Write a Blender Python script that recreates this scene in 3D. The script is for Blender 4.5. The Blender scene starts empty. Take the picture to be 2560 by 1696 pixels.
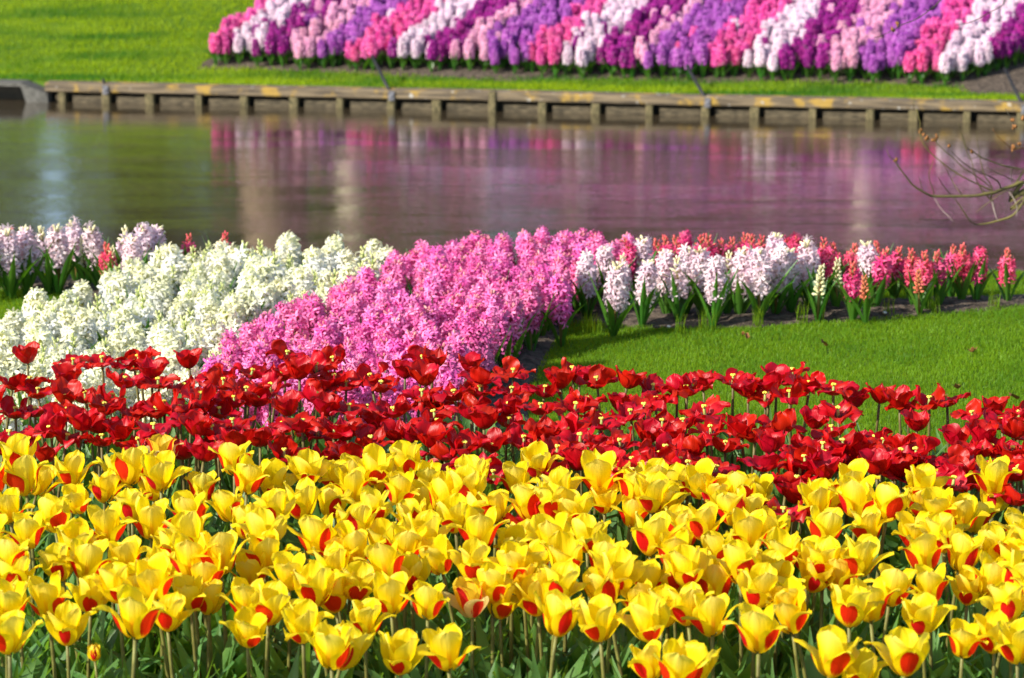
import bpy, math, random
import numpy as np
from mathutils import Vector, Matrix, Euler

# ------------------------------------------------------------------ camera, sky, sun, exposure
scene = bpy.context.scene
COL = scene.collection
R = math.radians
F = 7100.0; CX, CY = 1280.0, 848.0
CAM_H = 2.2; PITCH = math.atan(1598.0 / F)
CP, SP = math.cos(PITCH), math.sin(PITCH)
cam_d = bpy.data.cameras.new("camera"); cam = bpy.data.objects.new("camera", cam_d); COL.objects.link(cam)
cam_d.sensor_width = 36; cam_d.lens = F / 2560 * 36
cam.location = (0, 0, CAM_H); cam.rotation_euler = (math.pi / 2 - PITCH, 0, 0)
cam_d.clip_start = 0.1; cam_d.clip_end = 3000
cam_d.dof.use_dof = True; cam_d.dof.focus_distance = 7.3; cam_d.dof.aperture_fstop = 6.9
scene.camera = cam
scene.view_settings.view_transform = 'Standard'; scene.view_settings.look = 'None'
scene.view_settings.exposure = 0.76; scene.view_settings.gamma = 1
scene.cycles.max_bounces = 8; scene.cycles.transmission_bounces = 6; scene.cycles.transparent_max_bounces = 6
scene.cycles.use_denoising = True
scene.cycles.sample_clamp_indirect = 6

SUN_EL = R(33); SHADOW_AZ = R(32)          # shadows fall to the right and a little away
sun_dir = Vector((-math.cos(SHADOW_AZ) * math.cos(SUN_EL), -math.sin(SHADOW_AZ) * math.cos(SUN_EL), math.sin(SUN_EL)))
world = bpy.data.worlds.new("World"); scene.world = world; world.use_nodes = True
wn = world.node_tree.nodes; wl = world.node_tree.links; wn.clear()
wo = wn.new('ShaderNodeOutputWorld'); wb = wn.new('ShaderNodeBackground'); ws = wn.new('ShaderNodeTexSky')
ws.sky_type = 'NISHITA'; ws.sun_disc = False; ws.sun_elevation = SUN_EL
ws.sun_rotation = math.atan2(sun_dir.x, sun_dir.y); ws.air_density = 1.0; ws.dust_density = 1.2; ws.ozone_density = 1.5
wb.inputs[1].default_value = 0.12
wl.new(ws.outputs[0], wb.inputs[0]); wl.new(wb.outputs[0], wo.inputs[0])
sd = bpy.data.lights.new("sun", 'SUN'); so = bpy.data.objects.new("sun", sd); COL.objects.link(so)
sd.energy = 4.4; sd.angle = R(0.5); sd.color = (1.0, 0.93, 0.82)
so.rotation_euler = sun_dir.to_track_quat('Z', 'Y').to_euler()

# ------------------------------------------------------------------ helpers
def P(px, py, z=0.0):
    """photo pixel -> the point at height z on that line of sight"""
    dx = (px - CX) / F; dz = -(py - CY) / F
    d = Vector((dx, CP + dz * SP, -SP + dz * CP))
    k = (z - CAM_H) / d.z
    return Vector((d.x * k, d.y * k, z))
def PY(px, py, Y):
    dx = (px - CX) / F; dz = -(py - CY) / F
    d = Vector((dx, CP + dz * SP, -SP + dz * CP)); k = Y / d.y
    return Vector((d.x * k, Y, CAM_H + d.z * k))
def proj(X, Y, Z):
    h = Z - CAM_H
    depth = Y * CP - h * SP; up = Y * SP + h * CP
    return CX + F * X / depth, CY - F * up / depth
def inpoly(x, y, poly):
    x = np.asarray(x, float); y = np.asarray(y, float); r = np.zeros(x.shape, bool)
    n = len(poly); j = n - 1
    for i in range(n):
        xi, yi = poly[i][0], poly[i][1]; xj, yj = poly[j][0], poly[j][1]
        if yi != yj:
            c = ((yi > y) != (yj > y)) & (x < (xj - xi) * (y - yi) / (yj - yi) + xi)
            r ^= c
        j = i
    return r
def vnoise(x, y, seed=0):
    """smooth value noise 0..1 (numpy)"""
    xi = np.floor(x).astype(np.int64); yi = np.floor(y).astype(np.int64)
    fx = x - xi; fy = y - yi; fx = fx * fx * (3 - 2 * fx); fy = fy * fy * (3 - 2 * fy)
    def h(a, b):
        v = np.sin(a * 127.1 + b * 311.7 + seed * 74.7) * 43758.5453
        return v - np.floor(v)
    return (h(xi, yi) * (1 - fx) + h(xi + 1, yi) * fx) * (1 - fy) + (h(xi, yi + 1) * (1 - fx) + h(xi + 1, yi + 1) * fx) * fy

def np_mesh(name, V, Fc, mat=None, uv=None, smooth=True, mats=None, mi=None):
    """V (n,3), Fc (m,k) with k = 3 or 4 -> mesh"""
    V = np.asarray(V, np.float32); Fc = np.asarray(Fc, np.int32)
    me = bpy.data.meshes.new(name)
    m, k = Fc.shape
    me.vertices.add(len(V)); me.vertices.foreach_set('co', V.ravel())
    me.loops.add(m * k); me.loops.foreach_set('vertex_index', Fc.ravel())
    me.polygons.add(m)
    me.polygons.foreach_set('loop_start', np.arange(0, m * k, k, dtype=np.int32))
    me.polygons.foreach_set('loop_total', np.full(m, k, np.int32))
    me.polygons.foreach_set('use_smooth', np.full(m, smooth, bool))
    for mm in (mats or ([mat] if mat else [])): me.materials.append(mm)
    if mi is not None: me.polygons.foreach_set('material_index', np.asarray(mi, np.int32))
    if uv is not None:
        l = me.uv_layers.new(name='UVMap')
        l.data.foreach_set('uv', np.asarray(uv, np.float32)[Fc.ravel()].ravel())
    me.update(calc_edges=True)
    return me

class MB:
    """collects quads / tris (tris stored as degenerate-free separate list) into one mesh"""
    def __init__(s): s.v = []; s.f = []; s.uv = []; s.mi = []; s.n = 0
    def add(s, V, Fc, uv=None, mi=0):
        V = np.asarray(V, float).reshape(-1, 3); s.v.append(V)
        s.uv.append(np.zeros((len(V), 2)) if uv is None else np.asarray(uv, float))
        for q in Fc: s.f.append(tuple(int(i) + s.n for i in q)); s.mi.append(mi)
        s.n += len(V)
    def grid(s, G, uv=None, mi=0, close=False):
        G = np.asarray(G, float); a, b = G.shape[:2]; Fc = []
        for i in range(a - 1):
            for j in range(b - 1 if not close else b):
                k = (j + 1) % b
                Fc.append((i * b + j, i * b + k, (i + 1) * b + k, (i + 1) * b + j))
        s.add(G.reshape(-1, 3), Fc, None if uv is None else np.asarray(uv, float).reshape(-1, 2), mi)
    def tube(s, pts, rad, n=6, mi=0, cap=True):
        pts = [Vector(p) for p in pts]; G = []; up = Vector((0.01, 1, 0.02))
        L = 0.0; UV = []
        for i, p in enumerate(pts):
            d = (pts[min(i + 1, len(pts) - 1)] - pts[max(i - 1, 0)]).normalized()
            a = d.cross(up)
            if a.length < .05: a = d.cross(Vector((1, 0, 0)))
            a.normalize(); b = d.cross(a); r = rad[i] if hasattr(rad, '__len__') else rad
            if i: L += (p - pts[i - 1]).length
            G.append([tuple(p + a * (r * math.cos(k * 2 * math.pi / n)) + b * (r * math.sin(k * 2 * math.pi / n))) for k in range(n)])
            UV.append([(k / n, L) for k in range(n)])
        base = s.n
        s.grid(G, UV, mi, close=True)
        if cap:
            s.f.append(tuple(base + k for k in range(n))[::-1]); s.mi.append(mi)
            e = base + (len(pts) - 1) * n
            s.f.append(tuple(e + k for k in range(n))); s.mi.append(mi)
    def box(s, x0, x1, y0, y1, z0, z1, mi=0, M=None, bev=0.0):
        c = [(x, y, z) for z in (z0, z1) for y in (y0, y1) for x in (x0, x1)]
        if M is not None: c = [tuple(M @ Vector(p)) for p in c]
        s.add(c, [(0, 2, 3, 1), (4, 5, 7, 6), (0, 1, 5, 4), (2, 6, 7, 3), (0, 4, 6, 2), (1, 3, 7, 5)], None, mi)
    def blob(s, c, rx, ry, rz, n=6, m=4, mi=0, jit=0.0, rng=random, M=None):
        G = []
        for i in range(m + 1):
            t = math.pi * i / m; row = []
            for k in range(n):
                a = 2 * math.pi * k / n; q = 1 + rng.uniform(-jit, jit)
                v = Vector((rx * math.sin(t) * math.cos(a) * q, ry * math.sin(t) * math.sin(a) * q, -rz * math.cos(t) * q))
                if M is not None: v = M @ v
                row.append(tuple(v + Vector(c)))
            G.append(row)
        s.grid(G, None, mi, close=True)
    def mesh(s, name, mats, smooth=True):
        me = bpy.data.meshes.new(name)
        me.from_pydata(np.concatenate(s.v).tolist(), [], s.f)
        for m in (mats if isinstance(mats, (list, tuple)) else [mats]): me.materials.append(m)
        me.polygons.foreach_set('material_index', np.array(s.mi, np.int32))
        me.polygons.foreach_set('use_smooth', np.full(len(s.f), smooth, bool))
        uv = np.concatenate(s.uv).astype(np.float32)
        idx = np.zeros(len(me.loops), np.int32); me.loops.foreach_get('vertex_index', idx)
        l = me.uv_layers.new(name='UVMap'); l.data.foreach_set('uv', uv[idx].ravel())
        me.update(); return me

def link(name, me, parent=None, loc=(0, 0, 0)):
    o = bpy.data.objects.new(name, me); o.location = loc
    if parent: o.parent = parent
    COL.objects.link(o); return o
def tag(o, label, cat=None, group=None, kind=None):
    if label: o['label'] = label
    if cat: o['category'] = cat
    if group: o['group'] = group
    if kind: o['kind'] = kind
    return o

# ------------------------------------------------------------------ materials
def newmat(name):
    m = bpy.data.materials.new(name); m.use_nodes = True
    nt = m.node_tree; nt.nodes.clear(); return m, nt.nodes, nt.links
def N(nodes, t, **kw):
    n = nodes.new(t)
    for k, v in kw.items(): setattr(n, k, v)
    return n
def mixc(nodes, links, a, b, fac, blend='MIX'):
    m = nodes.new('ShaderNodeMix'); m.data_type = 'RGBA'; m.blend_type = blend
    for i, v in ((0, fac), (6, a), (7, b)):
        if isinstance(v, bpy.types.NodeSocket): links.new(v, m.inputs[i])
        elif i == 0: m.inputs[0].default_value = v
        else: m.inputs[i].default_value = (*v, 1)
    return m.outputs[2]
def math_(nodes, links, op, a, b=None, c=None, clamp=False):
    m = nodes.new('ShaderNodeMath'); m.operation = op; m.use_clamp = clamp
    for i, v in enumerate((a, b, c)):
        if v is None: continue
        if isinstance(v, bpy.types.NodeSocket): links.new(v, m.inputs[i])
        else: m.inputs[i].default_value = v
    return m.outputs[0]
def maprange(nodes, links, v, a, b, c=0, d=1):
    m = nodes.new('ShaderNodeMapRange'); m.interpolation_type = 'SMOOTHSTEP'; links.new(v, m.inputs[0])
    for i, q in enumerate((a, b, c, d)): m.inputs[i + 1].default_value = q
    return m.outputs[0]
def leafy(nodes, links, col, trans_col=None, trans=0.35, rough=0.5, spec=0.4, bump=None):
    """thin plant tissue: a glossy diffuse sheet that lets some light through"""
    pr = nodes.new('ShaderNodeBsdfPrincipled'); links.new(col, pr.inputs['Base Color'])
    pr.inputs['Roughness'].default_value = rough; pr.inputs['Specular IOR Level'].default_value = spec
    tr = nodes.new('ShaderNodeBsdfTranslucent'); links.new(trans_col or col, tr.inputs['Color'])
    if bump is not None: links.new(bump, pr.inputs['Normal']); links.new(bump, tr.inputs['Normal'])
    mx = nodes.new('ShaderNodeMixShader'); mx.inputs[0].default_value = trans
    links.new(pr.outputs[0], mx.inputs[1]); links.new(tr.outputs[0], mx.inputs[2])
    out = nodes.new('ShaderNodeOutputMaterial'); links.new(mx.outputs[0], out.inputs[0])
def vary(nodes, links, col, amount=0.12, hue=0.02):
    oi = nodes.new('ShaderNodeObjectInfo'); h = nodes.new('ShaderNodeHueSaturation')
    links.new(col, h.inputs['Color'])
    hv = math_(nodes, links, 'MULTIPLY_ADD', oi.outputs['Random'], 2 * hue, 0.5 - hue); links.new(hv, h.inputs['Hue'])
    r2 = math_(nodes, links, 'FRACT', math_(nodes, links, 'MULTIPLY', oi.outputs['Random'], 17.3))
    vv = math_(nodes, links, 'MULTIPLY_ADD', r2, 2 * amount, 1 - amount); links.new(vv, h.inputs['Value'])
    return h.outputs[0]
def petal_yellow(name, outer, striped=False):
    m, n, l = newmat(name)
    uv = n.new('ShaderNodeTexCoord'); sp = n.new('ShaderNodeSeparateXYZ'); l.new(uv.outputs['UV'], sp.inputs[0])
    u, v = sp.outputs[0], sp.outputs[1]                     # u 0..1 across, v 0..1 base to tip
    au = math_(n, l, 'ABSOLUTE', math_(n, l, 'MULTIPLY_ADD', u, 2.0, -1.0))
    mp = n.new('ShaderNodeMapping'); l.new(uv.outputs['UV'], mp.inputs[0]); mp.inputs['Scale'].default_value = (26, 2.2, 1)
    ns = n.new('ShaderNodeTexNoise'); l.new(mp.outputs[0], ns.inputs[0]); ns.inputs['Scale'].default_value = 1.0; ns.inputs['Detail'].default_value = 3
    rn = n.new('ShaderNodeObjectInfo')
    geo = n.new('ShaderNodeNewGeometry')
    yel = mixc(n, l, (0.95, 0.71, 0.003), (0.97, 0.80, 0.014), ns.outputs[0])
    cream = maprange(n, l, math_(n, l, 'ADD', v, math_(n, l, 'MULTIPLY', au, -0.25)), 0.42, 1.0)
    side = math_(n, l, 'MULTIPLY', 1.0, geo.outputs['Backfacing'])
    cf = math_(n, l, 'MULTIPLY', cream, math_(n, l, 'MULTIPLY', side, 0.45 if not outer else 0.30))
    col = mixc(n, l, yel, (0.95, 0.87, 0.36), cf)
    # orange foot
    foot = maprange(n, l, v, 0.34, 0.04)
    col = mixc(n, l, col, (0.85, 0.30, 0.01), math_(n, l, 'MULTIPLY', foot, 0.65))
    if outer:
        # flame: big soft-pointed oval on the outside
        ce = math_(n, l, 'DIVIDE', math_(n, l, 'SUBTRACT', v, 0.50), 0.39)
        wv = math_(n, l, 'SQRT', math_(n, l, 'SUBTRACT', 1.0, math_(n, l, 'MULTIPLY', ce, ce), clamp=True))
        edge = math_(n, l, 'SUBTRACT', math_(n, l, 'MULTIPLY', wv, math_(n, l, 'MULTIPLY_ADD', rn.outputs['Random'], 0.22, 0.46)), math_(n, l, 'MULTIPLY_ADD', ns.outputs[0], 0.17, au))
        fl = maprange(n, l, edge, -0.09, -0.04)
        fade = maprange(n, l, math_(n, l, 'MULTIPLY_ADD', ns.outputs[0], 0.28, v), 0.22, 0.42)
        fl = math_(n, l, 'MULTIPLY', fl, fade)
        fl = math_(n, l, 'MULTIPLY', fl, side)
        red = mixc(n, l, (0.56, 0.008, 0.004), (0.70, 0.022, 0.006), ns.outputs[0])
        col = mixc(n, l, col, red, fl)
        tcol = mixc(n, l, (1.0, 0.80, 0.004), (0.80, 0.03, 0.004), fl)
    else:
        st = math_(n, l, 'SUBTRACT', 0.30, math_(n, l, 'MULTIPLY_ADD', ns.outputs[0], 0.42, au))
        st = maprange(n, l, st, -0.16, 0.04)
        st = math_(n, l, 'MULTIPLY', st, math_(n, l, 'MULTIPLY', maprange(n, l, v, 0.62, 0.32), maprange(n, l, v, 0.02, 0.2)))
        col = mixc(n, l, col, (0.82, 0.10, 0.008), math_(n, l, 'MULTIPLY', st, 0.85))
        tcol = mixc(n, l, (1.0, 0.80, 0.004), (0.98, 0.88, 0.15), cf)
    if striped:
        sm = maprange(n, l, math_(n, l, 'MULTIPLY_ADD', ns.outputs[0], 0.6, math_(n, l, 'MULTIPLY', au, -0.55)), 0.02, 0.10)
        col = mixc(n, l, (0.94, 0.76, 0.26) if outer else (0.95, 0.64, 0.03), (0.72, 0.03, 0.012), math_(n, l, 'MULTIPLY', sm, side))
        tcol = col
    col = vary(n, l, col, 0.06, 0.008)
    # fine lengthwise veins
    bp = n.new('ShaderNodeBump'); bp.inputs['Strength'].default_value = 0.5; bp.inputs['Distance'].default_value = 0.003
    l.new(ns.outputs[0], bp.inputs['Height'])
    leafy(n, l, col, tcol, 0.52, 0.42, 0.35, bp.outputs[0]); return m
def petal_red(name):
    m, n, l = newmat(name)
    uv = n.new('ShaderNodeTexCoord'); sp = n.new('ShaderNodeSeparateXYZ'); l.new(uv.outputs['UV'], sp.inputs[0])
    mp = n.new('ShaderNodeMapping'); l.new(uv.outputs['UV'], mp.inputs[0]); mp.inputs['Scale'].default_value = (30, 2.5, 1)
    ns = n.new('ShaderNodeTexNoise'); l.new(mp.outputs[0], ns.inputs[0]); ns.inputs['Scale'].default_value = 1.0
    col = mixc(n, l, (0.34, 0.002, 0.004), (0.62, 0.005, 0.006), ns.outputs[0])
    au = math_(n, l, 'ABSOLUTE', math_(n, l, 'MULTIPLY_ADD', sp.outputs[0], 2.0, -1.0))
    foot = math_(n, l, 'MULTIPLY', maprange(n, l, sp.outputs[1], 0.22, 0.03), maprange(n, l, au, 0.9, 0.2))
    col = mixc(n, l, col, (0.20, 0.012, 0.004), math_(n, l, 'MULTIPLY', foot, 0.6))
    col = vary(n, l, col, 0.16, 0.006)
    bp = n.new('ShaderNodeBump'); bp.inputs['Strength'].default_value = 0.35; bp.inputs['Distance'].default_value = 0.002
    l.new(ns.outputs[0], bp.inputs['Height'])
    tc = n.new('ShaderNodeRGB'); tc.outputs[0].default_value = (0.80, 0.010, 0.006, 1)
    leafy(n, l, col, tc.outputs[0], 0.34, 0.38, 0.32, bp.outputs[0]); return m
def green(name, a, b, trans=0.3, tcol=(0.16, 0.34, 0.02), rough=0.45, amount=0.2, scale=40, spec=0.4, patch=9.0):
    m, n, l = newmat(name)
    tc = n.new('ShaderNodeTexCoord'); mp = n.new('ShaderNodeMapping'); l.new(tc.outputs['UV'], mp.inputs[0]); mp.inputs['Scale'].default_value = (scale, 1.3, 1)
    ns = n.new('ShaderNodeTexNoise'); l.new(mp.outputs[0], ns.inputs[0]); ns.inputs['Scale'].default_value = 1.0
    n2 = n.new('ShaderNodeTexNoise'); l.new(tc.outputs['Object'], n2.inputs[0]); n2.inputs['Scale'].default_value = patch; n2.inputs['Detail'].default_value = 4
    f = math_(n, l, 'MULTIPLY_ADD', n2.outputs[0], 0.6, math_(n, l, 'MULTIPLY', ns.outputs[0], 0.4))
    col = vary(n, l, mixc(n, l, a, b, maprange(n, l, f, 0.3, 0.7)), amount, 0.018)
    t = n.new('ShaderNodeRGB'); t.outputs[0].default_value = (*tcol, 1)
    bp = n.new('ShaderNodeBump'); bp.inputs['Strength'].default_value = 0.2; bp.inputs['Distance'].default_value = 0.002; l.new(ns.outputs[0], bp.inputs['Height'])
    leafy(n, l, col, t.outputs[0], trans, rough, spec, bp.outputs[0]); return m
def floret_mat(name, a, b, tip=None, trans=0.3, spread=0.12):
    """a, b: two tones of the florets; v < 0.35 = stalk end of each floret, tinted by tip"""
    m, n, l = newmat(name)
    uv = n.new('ShaderNodeTexCoord'); sp = n.new('ShaderNodeSeparateXYZ'); l.new(uv.outputs['UV'], sp.inputs[0])
    col = mixc(n, l, a, b, maprange(n, l, sp.outputs[0], 0.0, 1.0))
    if tip: col = mixc(n, l, tip, col, maprange(n, l, sp.outputs[1], 0.0, 0.45))
    col = vary(n, l, col, spread, 0.012)
    leafy(n, l, col, col, trans, 0.42, 0.3); return m
def plain(name, a, b, scale=8, rough=0.8, bump=0.4, dist=0.01, stretch=(1, 1, 1), spec=0.3, detail=4, coord='Object'):
    m, n, l = newmat(name)
    tc = n.new('ShaderNodeTexCoord'); mp = n.new('ShaderNodeMapping'); l.new(tc.outputs[coord], mp.inputs[0]); mp.inputs['Scale'].default_value = stretch
    ns = n.new('ShaderNodeTexNoise'); l.new(mp.outputs[0], ns.inputs[0]); ns.inputs['Scale'].default_value = scale; ns.inputs['Detail'].default_value = detail
    col = mixc(n, l, a, b, maprange(n, l, ns.outputs[0], 0.32, 0.68))
    pr = n.new('ShaderNodeBsdfPrincipled'); l.new(col, pr.inputs['Base Color']); pr.inputs['Roughness'].default_value = rough
    pr.inputs['Specular IOR Level'].default_value = spec
    bp = n.new('ShaderNodeBump'); bp.inputs['Strength'].default_value = bump; bp.inputs['Distance'].default_value = dist
    l.new(ns.outputs[0], bp.inputs['Height']); l.new(bp.outputs[0], pr.inputs['Normal'])
    o = n.new('ShaderNodeOutputMaterial'); l.new(pr.outputs[0], o.inputs[0]); return m

M_YO = petal_yellow('yellow petal outer', True); M_YI = petal_yellow('yellow petal inner', False)
M_SO = petal_yellow('striped petal outer', True, True); M_SI = petal_yellow('striped petal inner', False, True)
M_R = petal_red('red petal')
M_TLEAF = green('tulip leaf', (0.045, 0.135, 0.030), (0.12, 0.27, 0.060), 0.34, (0.28, 0.54, 0.03), 0.42, 0.25)
M_HLEAF = green('hyacinth leaf', (0.025, 0.105, 0.012), (0.070, 0.20, 0.022), 0.28, (0.17, 0.42, 0.015), 0.36, 0.2, spec=0.5)
M_YSTEM = plain('yellow tulip stem', (0.11, 0.10, 0.025), (0.19, 0.19, 0.045), 25, 0.5)
M_RSTEM = plain('red tulip stem', (0.10, 0.075, 0.025), (0.17, 0.15, 0.045), 25, 0.5)
M_HSTEM = plain('hyacinth stem', (0.15, 0.085, 0.025), (0.20, 0.17, 0.04), 12, 0.5)
M_HSTEMG = plain('white hyacinth stem', (0.28, 0.34, 0.05), (0.20, 0.28, 0.05), 12, 0.5)
M_PIST = plain('stigma', (0.80, 0.66, 0.05), (0.9, 0.8, 0.12), 60, 0.6)
M_OVARY = plain('ovary', (0.26, 0.34, 0.08), (0.42, 0.46, 0.12), 40, 0.45)
M_ANTH = plain('anther', (0.06, 0.03, 0.04), (0.12, 0.05, 0.03), 60, 0.7)
M_WHITE = floret_mat('white floret', (0.82, 0.83, 0.84), (0.86, 0.85, 0.52), (0.78, 0.78, 0.26), 0.32, 0.05)
M_PINK = floret_mat('pink floret', (0.80, 0.10, 0.40), (0.92, 0.31, 0.58), (0.60, 0.05, 0.24), 0.28, 0.10)
M_PALE = floret_mat('pale pink floret', (0.78, 0.56, 0.66), (0.84, 0.72, 0.74), (0.80, 0.60, 0.50), 0.28, 0.06)
M_CRIM = floret_mat('crimson floret', (0.70, 0.035, 0.16), (0.82, 0.13, 0.27), (0.62, 0.05, 0.06), 0.25, 0.15)
M_BUDW = plain('cream bud', (0.72, 0.68, 0.34), (0.80, 0.78, 0.52), 60, 0.5)
M_BUDG = plain('green white bud', (0.60, 0.66, 0.24), (0.78, 0.78, 0.42), 60, 0.5)
M_BUDO = plain('orange bud', (0.66, 0.13, 0.09), (0.74, 0.28, 0.13), 60, 0.5)
M_BUDR = plain('red bud', (0.60, 0.07, 0.06), (0.70, 0.20, 0.10), 60, 0.5)
M_BUDC = plain('coral bud', (0.66, 0.055, 0.09), (0.76, 0.20, 0.14), 60, 0.5)
M_BUDP = plain('pink bud', (0.60, 0.16, 0.26), (0.74, 0.36, 0.30), 60, 0.5)
M_SOIL = plain('soil', (0.040, 0.030, 0.022), (0.13, 0.10, 0.075), 34, 0.95, 1.0, 0.02, detail=8)

# ------------------------------------------------------------------ ground, water
ZW = -0.93                                   # water level
RL = P(160, 254, ZW); RR = P(2500, 305, ZW)   # line of the far revetment at the water
RS = (RR.y - RL.y) / (RR.x - RL.x)
def rev_y(x): return RL.y + RS * (np.clip(x, -12, 12) - RL.x)
ZF = ZW + 0.14
def far_z(x, y): 
    d = np.clip(y - rev_y(x) - 0.5, 0, None)
    return ZF + 0.19 * np.minimum(d, 14) + 0.01 * np.clip(d - 14, 0, 60)
def crest_y(x):
    return 10.98 + 0.0 * x
xs = np.unique(np.concatenate([np.linspace(-600, -14, 14), np.linspace(-14, 14, 113), np.linspace(14, 600, 14)]))
rows = []
for y in (-300, -40, -8, 0, 3, 6, 8, 9, 10, 10.6): rows.append((np.full_like(xs, y), np.zeros_like(xs)))
c = crest_y(xs)
for dy, z in ((-0.2, 0.0), (0, -0.02), (0.12, -0.10), (0.45, -0.45), (0.95, -0.95), (1.5, -1.4)): rows.append((c + dy, np.full_like(xs, z)))
ry = rev_y(xs)
rows.append((ry - 2.5, np.full_like(xs, -1.6))); rows.append((ry + 0.10, np.full_like(xs, -1.6))); rows.append((ry + 0.13, np.full_like(xs, ZF)))
for d in (0.5, 0.9, 1.5, 2.2, 3, 4, 5.5, 7, 9, 12, 16, 22, 30, 42, 60, 100, 250, 900):
    y = ry + d; rows.append((y, far_z(xs, y)))
G = np.stack([np.stack([xs, y, z], -1) for y, z in rows])
a, b = G.shape[:2]; ii = np.arange(a - 1)[:, None] * b + np.arange(b - 1)[None, :]
Fq = np.stack([ii, ii + 1, ii + 1 + b, ii + b], -1).reshape(-1, 4)
def lawn_mat(name):
    m, n, l = newmat(name)
    tc = n.new('ShaderNodeTexCoord')
    n1 = n.new('ShaderNodeTexNoise'); l.new(tc.outputs['Object'], n1.inputs[0]); n1.inputs['Scale'].default_value = 1.1; n1.inputs['Detail'].default_value = 5
    n2 = n.new('ShaderNodeTexNoise'); l.new(tc.outputs['Object'], n2.inputs[0]); n2.inputs['Scale'].default_value = 60; n2.inputs['Detail'].default_value = 6
    c1 = mixc(n, l, (0.05, 0.115, 0.008), (0.12, 0.20, 0.010), maprange(n, l, n1.outputs[0], 0.35, 0.65))
    c2 = mixc(n, l, c1, (0.14, 0.25, 0.02), math_(n, l, 'MULTIPLY', maprange(n, l, n2.outputs[0], 0.45, 0.7), 0.5))
    pr = n.new('ShaderNodeBsdfPrincipled'); l.new(c2, pr.inputs['Base Color']); pr.inputs['Roughness'].default_value = 0.8; pr.inputs['Specular IOR Level'].default_value = 0.15
    bp = n.new('ShaderNodeBump'); bp.inputs['Strength'].default_value = 1.0; bp.inputs['Distance'].default_value = 0.02; l.new(n2.outputs[0], bp.inputs['Height']); l.new(bp.outputs[0], pr.inputs['Normal'])
    o = n.new('ShaderNodeOutputMaterial'); l.new(pr.outputs[0], o.inputs[0]); return m
M_LAWN = lawn_mat('lawn')
tag(link('ground', np_mesh('ground', G.reshape(-1, 3), Fq, M_LAWN)), 'green lawn ground on both sides of the pond', kind='structure')

m, n, l = newmat('pond water')
tc = n.new('ShaderNodeTexCoord')
mp = n.new('ShaderNodeMapping'); l.new(tc.outputs['Object'], mp.inputs[0]); mp.inputs['Scale'].default_value = (0.42, 1.6, 1)
w1 = n.new('ShaderNodeTexNoise'); l.new(mp.outputs[0], w1.inputs[0]); w1.inputs['Scale'].default_value = 24; w1.inputs['Detail'].default_value = 3; w1.inputs['Roughness'].default_value = 0.55
w2 = n.new('ShaderNodeTexNoise'); l.new(mp.outputs[0], w2.inputs[0]); w2.inputs['Scale'].default_value = 1.3; w2.inputs['Detail'].default_value = 2
w3 = n.new('ShaderNodeTexNoise'); l.new(mp.outputs[0], w3.inputs[0]); w3.inputs['Scale'].default_value = 70; w3.inputs['Detail'].default_value = 2
hh = math_(n, l, 'MULTIPLY', math_(n, l, 'MULTIPLY_ADD', w3.outputs[0], 0.16, w1.outputs[0]), maprange(n, l, w2.outputs[0], 0.38, 0.66, 0.30, 1.0))
bp = n.new('ShaderNodeBump'); bp.inputs['Strength'].default_value = 1.0; bp.inputs['Distance'].default_value = 0.0026; l.new(hh, bp.inputs['Height'])
df = n.new('ShaderNodeBsdfDiffuse'); df.inputs['Color'].default_value = (0.062, 0.046, 0.026, 1)     # silty body of the water
gl = n.new('ShaderNodeBsdfGlossy'); gl.inputs['Roughness'].default_value = 0.045; gl.inputs['Color'].default_value = (0.92, 0.92, 0.92, 1)
fr = n.new('ShaderNodeFresnel'); fr.inputs['IOR'].default_value = 2.6
l.new(bp.outputs[0], gl.inputs['Normal']); l.new(bp.outputs[0], fr.inputs['Normal'])
mx = n.new('ShaderNodeMixShader'); l.new(math_(n, l, 'MULTIPLY', fr.outputs[0], 1.35, clamp=True), mx.inputs[0]); l.new(df.outputs[0], mx.inputs[1]); l.new(gl.outputs[0], mx.inputs[2])
o = n.new('ShaderNodeOutputMaterial'); l.new(mx.outputs[0], o.inputs[0])
wx = 70
tag(link('water', np_mesh('water', [(-wx, 11.3, ZW), (wx, 11.3, ZW), (wx, 33, ZW), (-wx, 33, ZW)], [(0, 1, 2, 3)], m, smooth=False)),
    'brown rippled pond water reflecting the far hyacinths', kind='structure')

# ------------------------------------------------------------------ bed soil
def soil_patch(name, x0, x1, y0, y1, step, inside, zf, lift=0.03, seed=1, label=None):
    gx = np.arange(x0, x1, step); gy = np.arange(y0, y1, step)
    X, Y = np.meshgrid(gx, gy)
    Xj = X + (vnoise(X * 3, Y * 3, seed) - .5) * 0.06; Yj = Y + (vnoise(X * 3, Y * 3, seed + 5) - .5) * 0.06
    k = inside(Xj, Yj).astype(float)
    for _ in range(2):
        p = np.pad(k, 1, mode='edge'); k = (p[:-2, 1:-1] + p[2:, 1:-1] + p[1:-1, :-2] + p[1:-1, 2:] + p[1:-1, 1:-1]) / 5
    nz = (vnoise(X * 14, Y * 14, seed + 1) - .5) * 0.014 + (vnoise(X * 45, Y * 45, seed + 2) - .5) * 0.016
    Z = zf(X, Y) + (k * 1.5 - 0.5) * lift + nz * k
    V = np.stack([X, Y, Z], -1).reshape(-1, 3)
    b = len(gx); a = len(gy)
    ii = (np.arange(a - 1)[:, None] * b + np.arange(b - 1)[None, :])
    kk = np.maximum.reduce([k[:-1, :-1], k[1:, :-1], k[:-1, 1:], k[1:, 1:]]) > 0.05
    Q = np.stack([ii, ii + 1, ii + 1 + b, ii + b], -1)[kk]
    used = np.unique(Q); remap = np.full(len(V), -1); remap[used] = np.arange(len(used))
    return tag(link(name, np_mesh(name, V[used], remap[Q], M_SOIL)), label, kind='structure')
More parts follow.
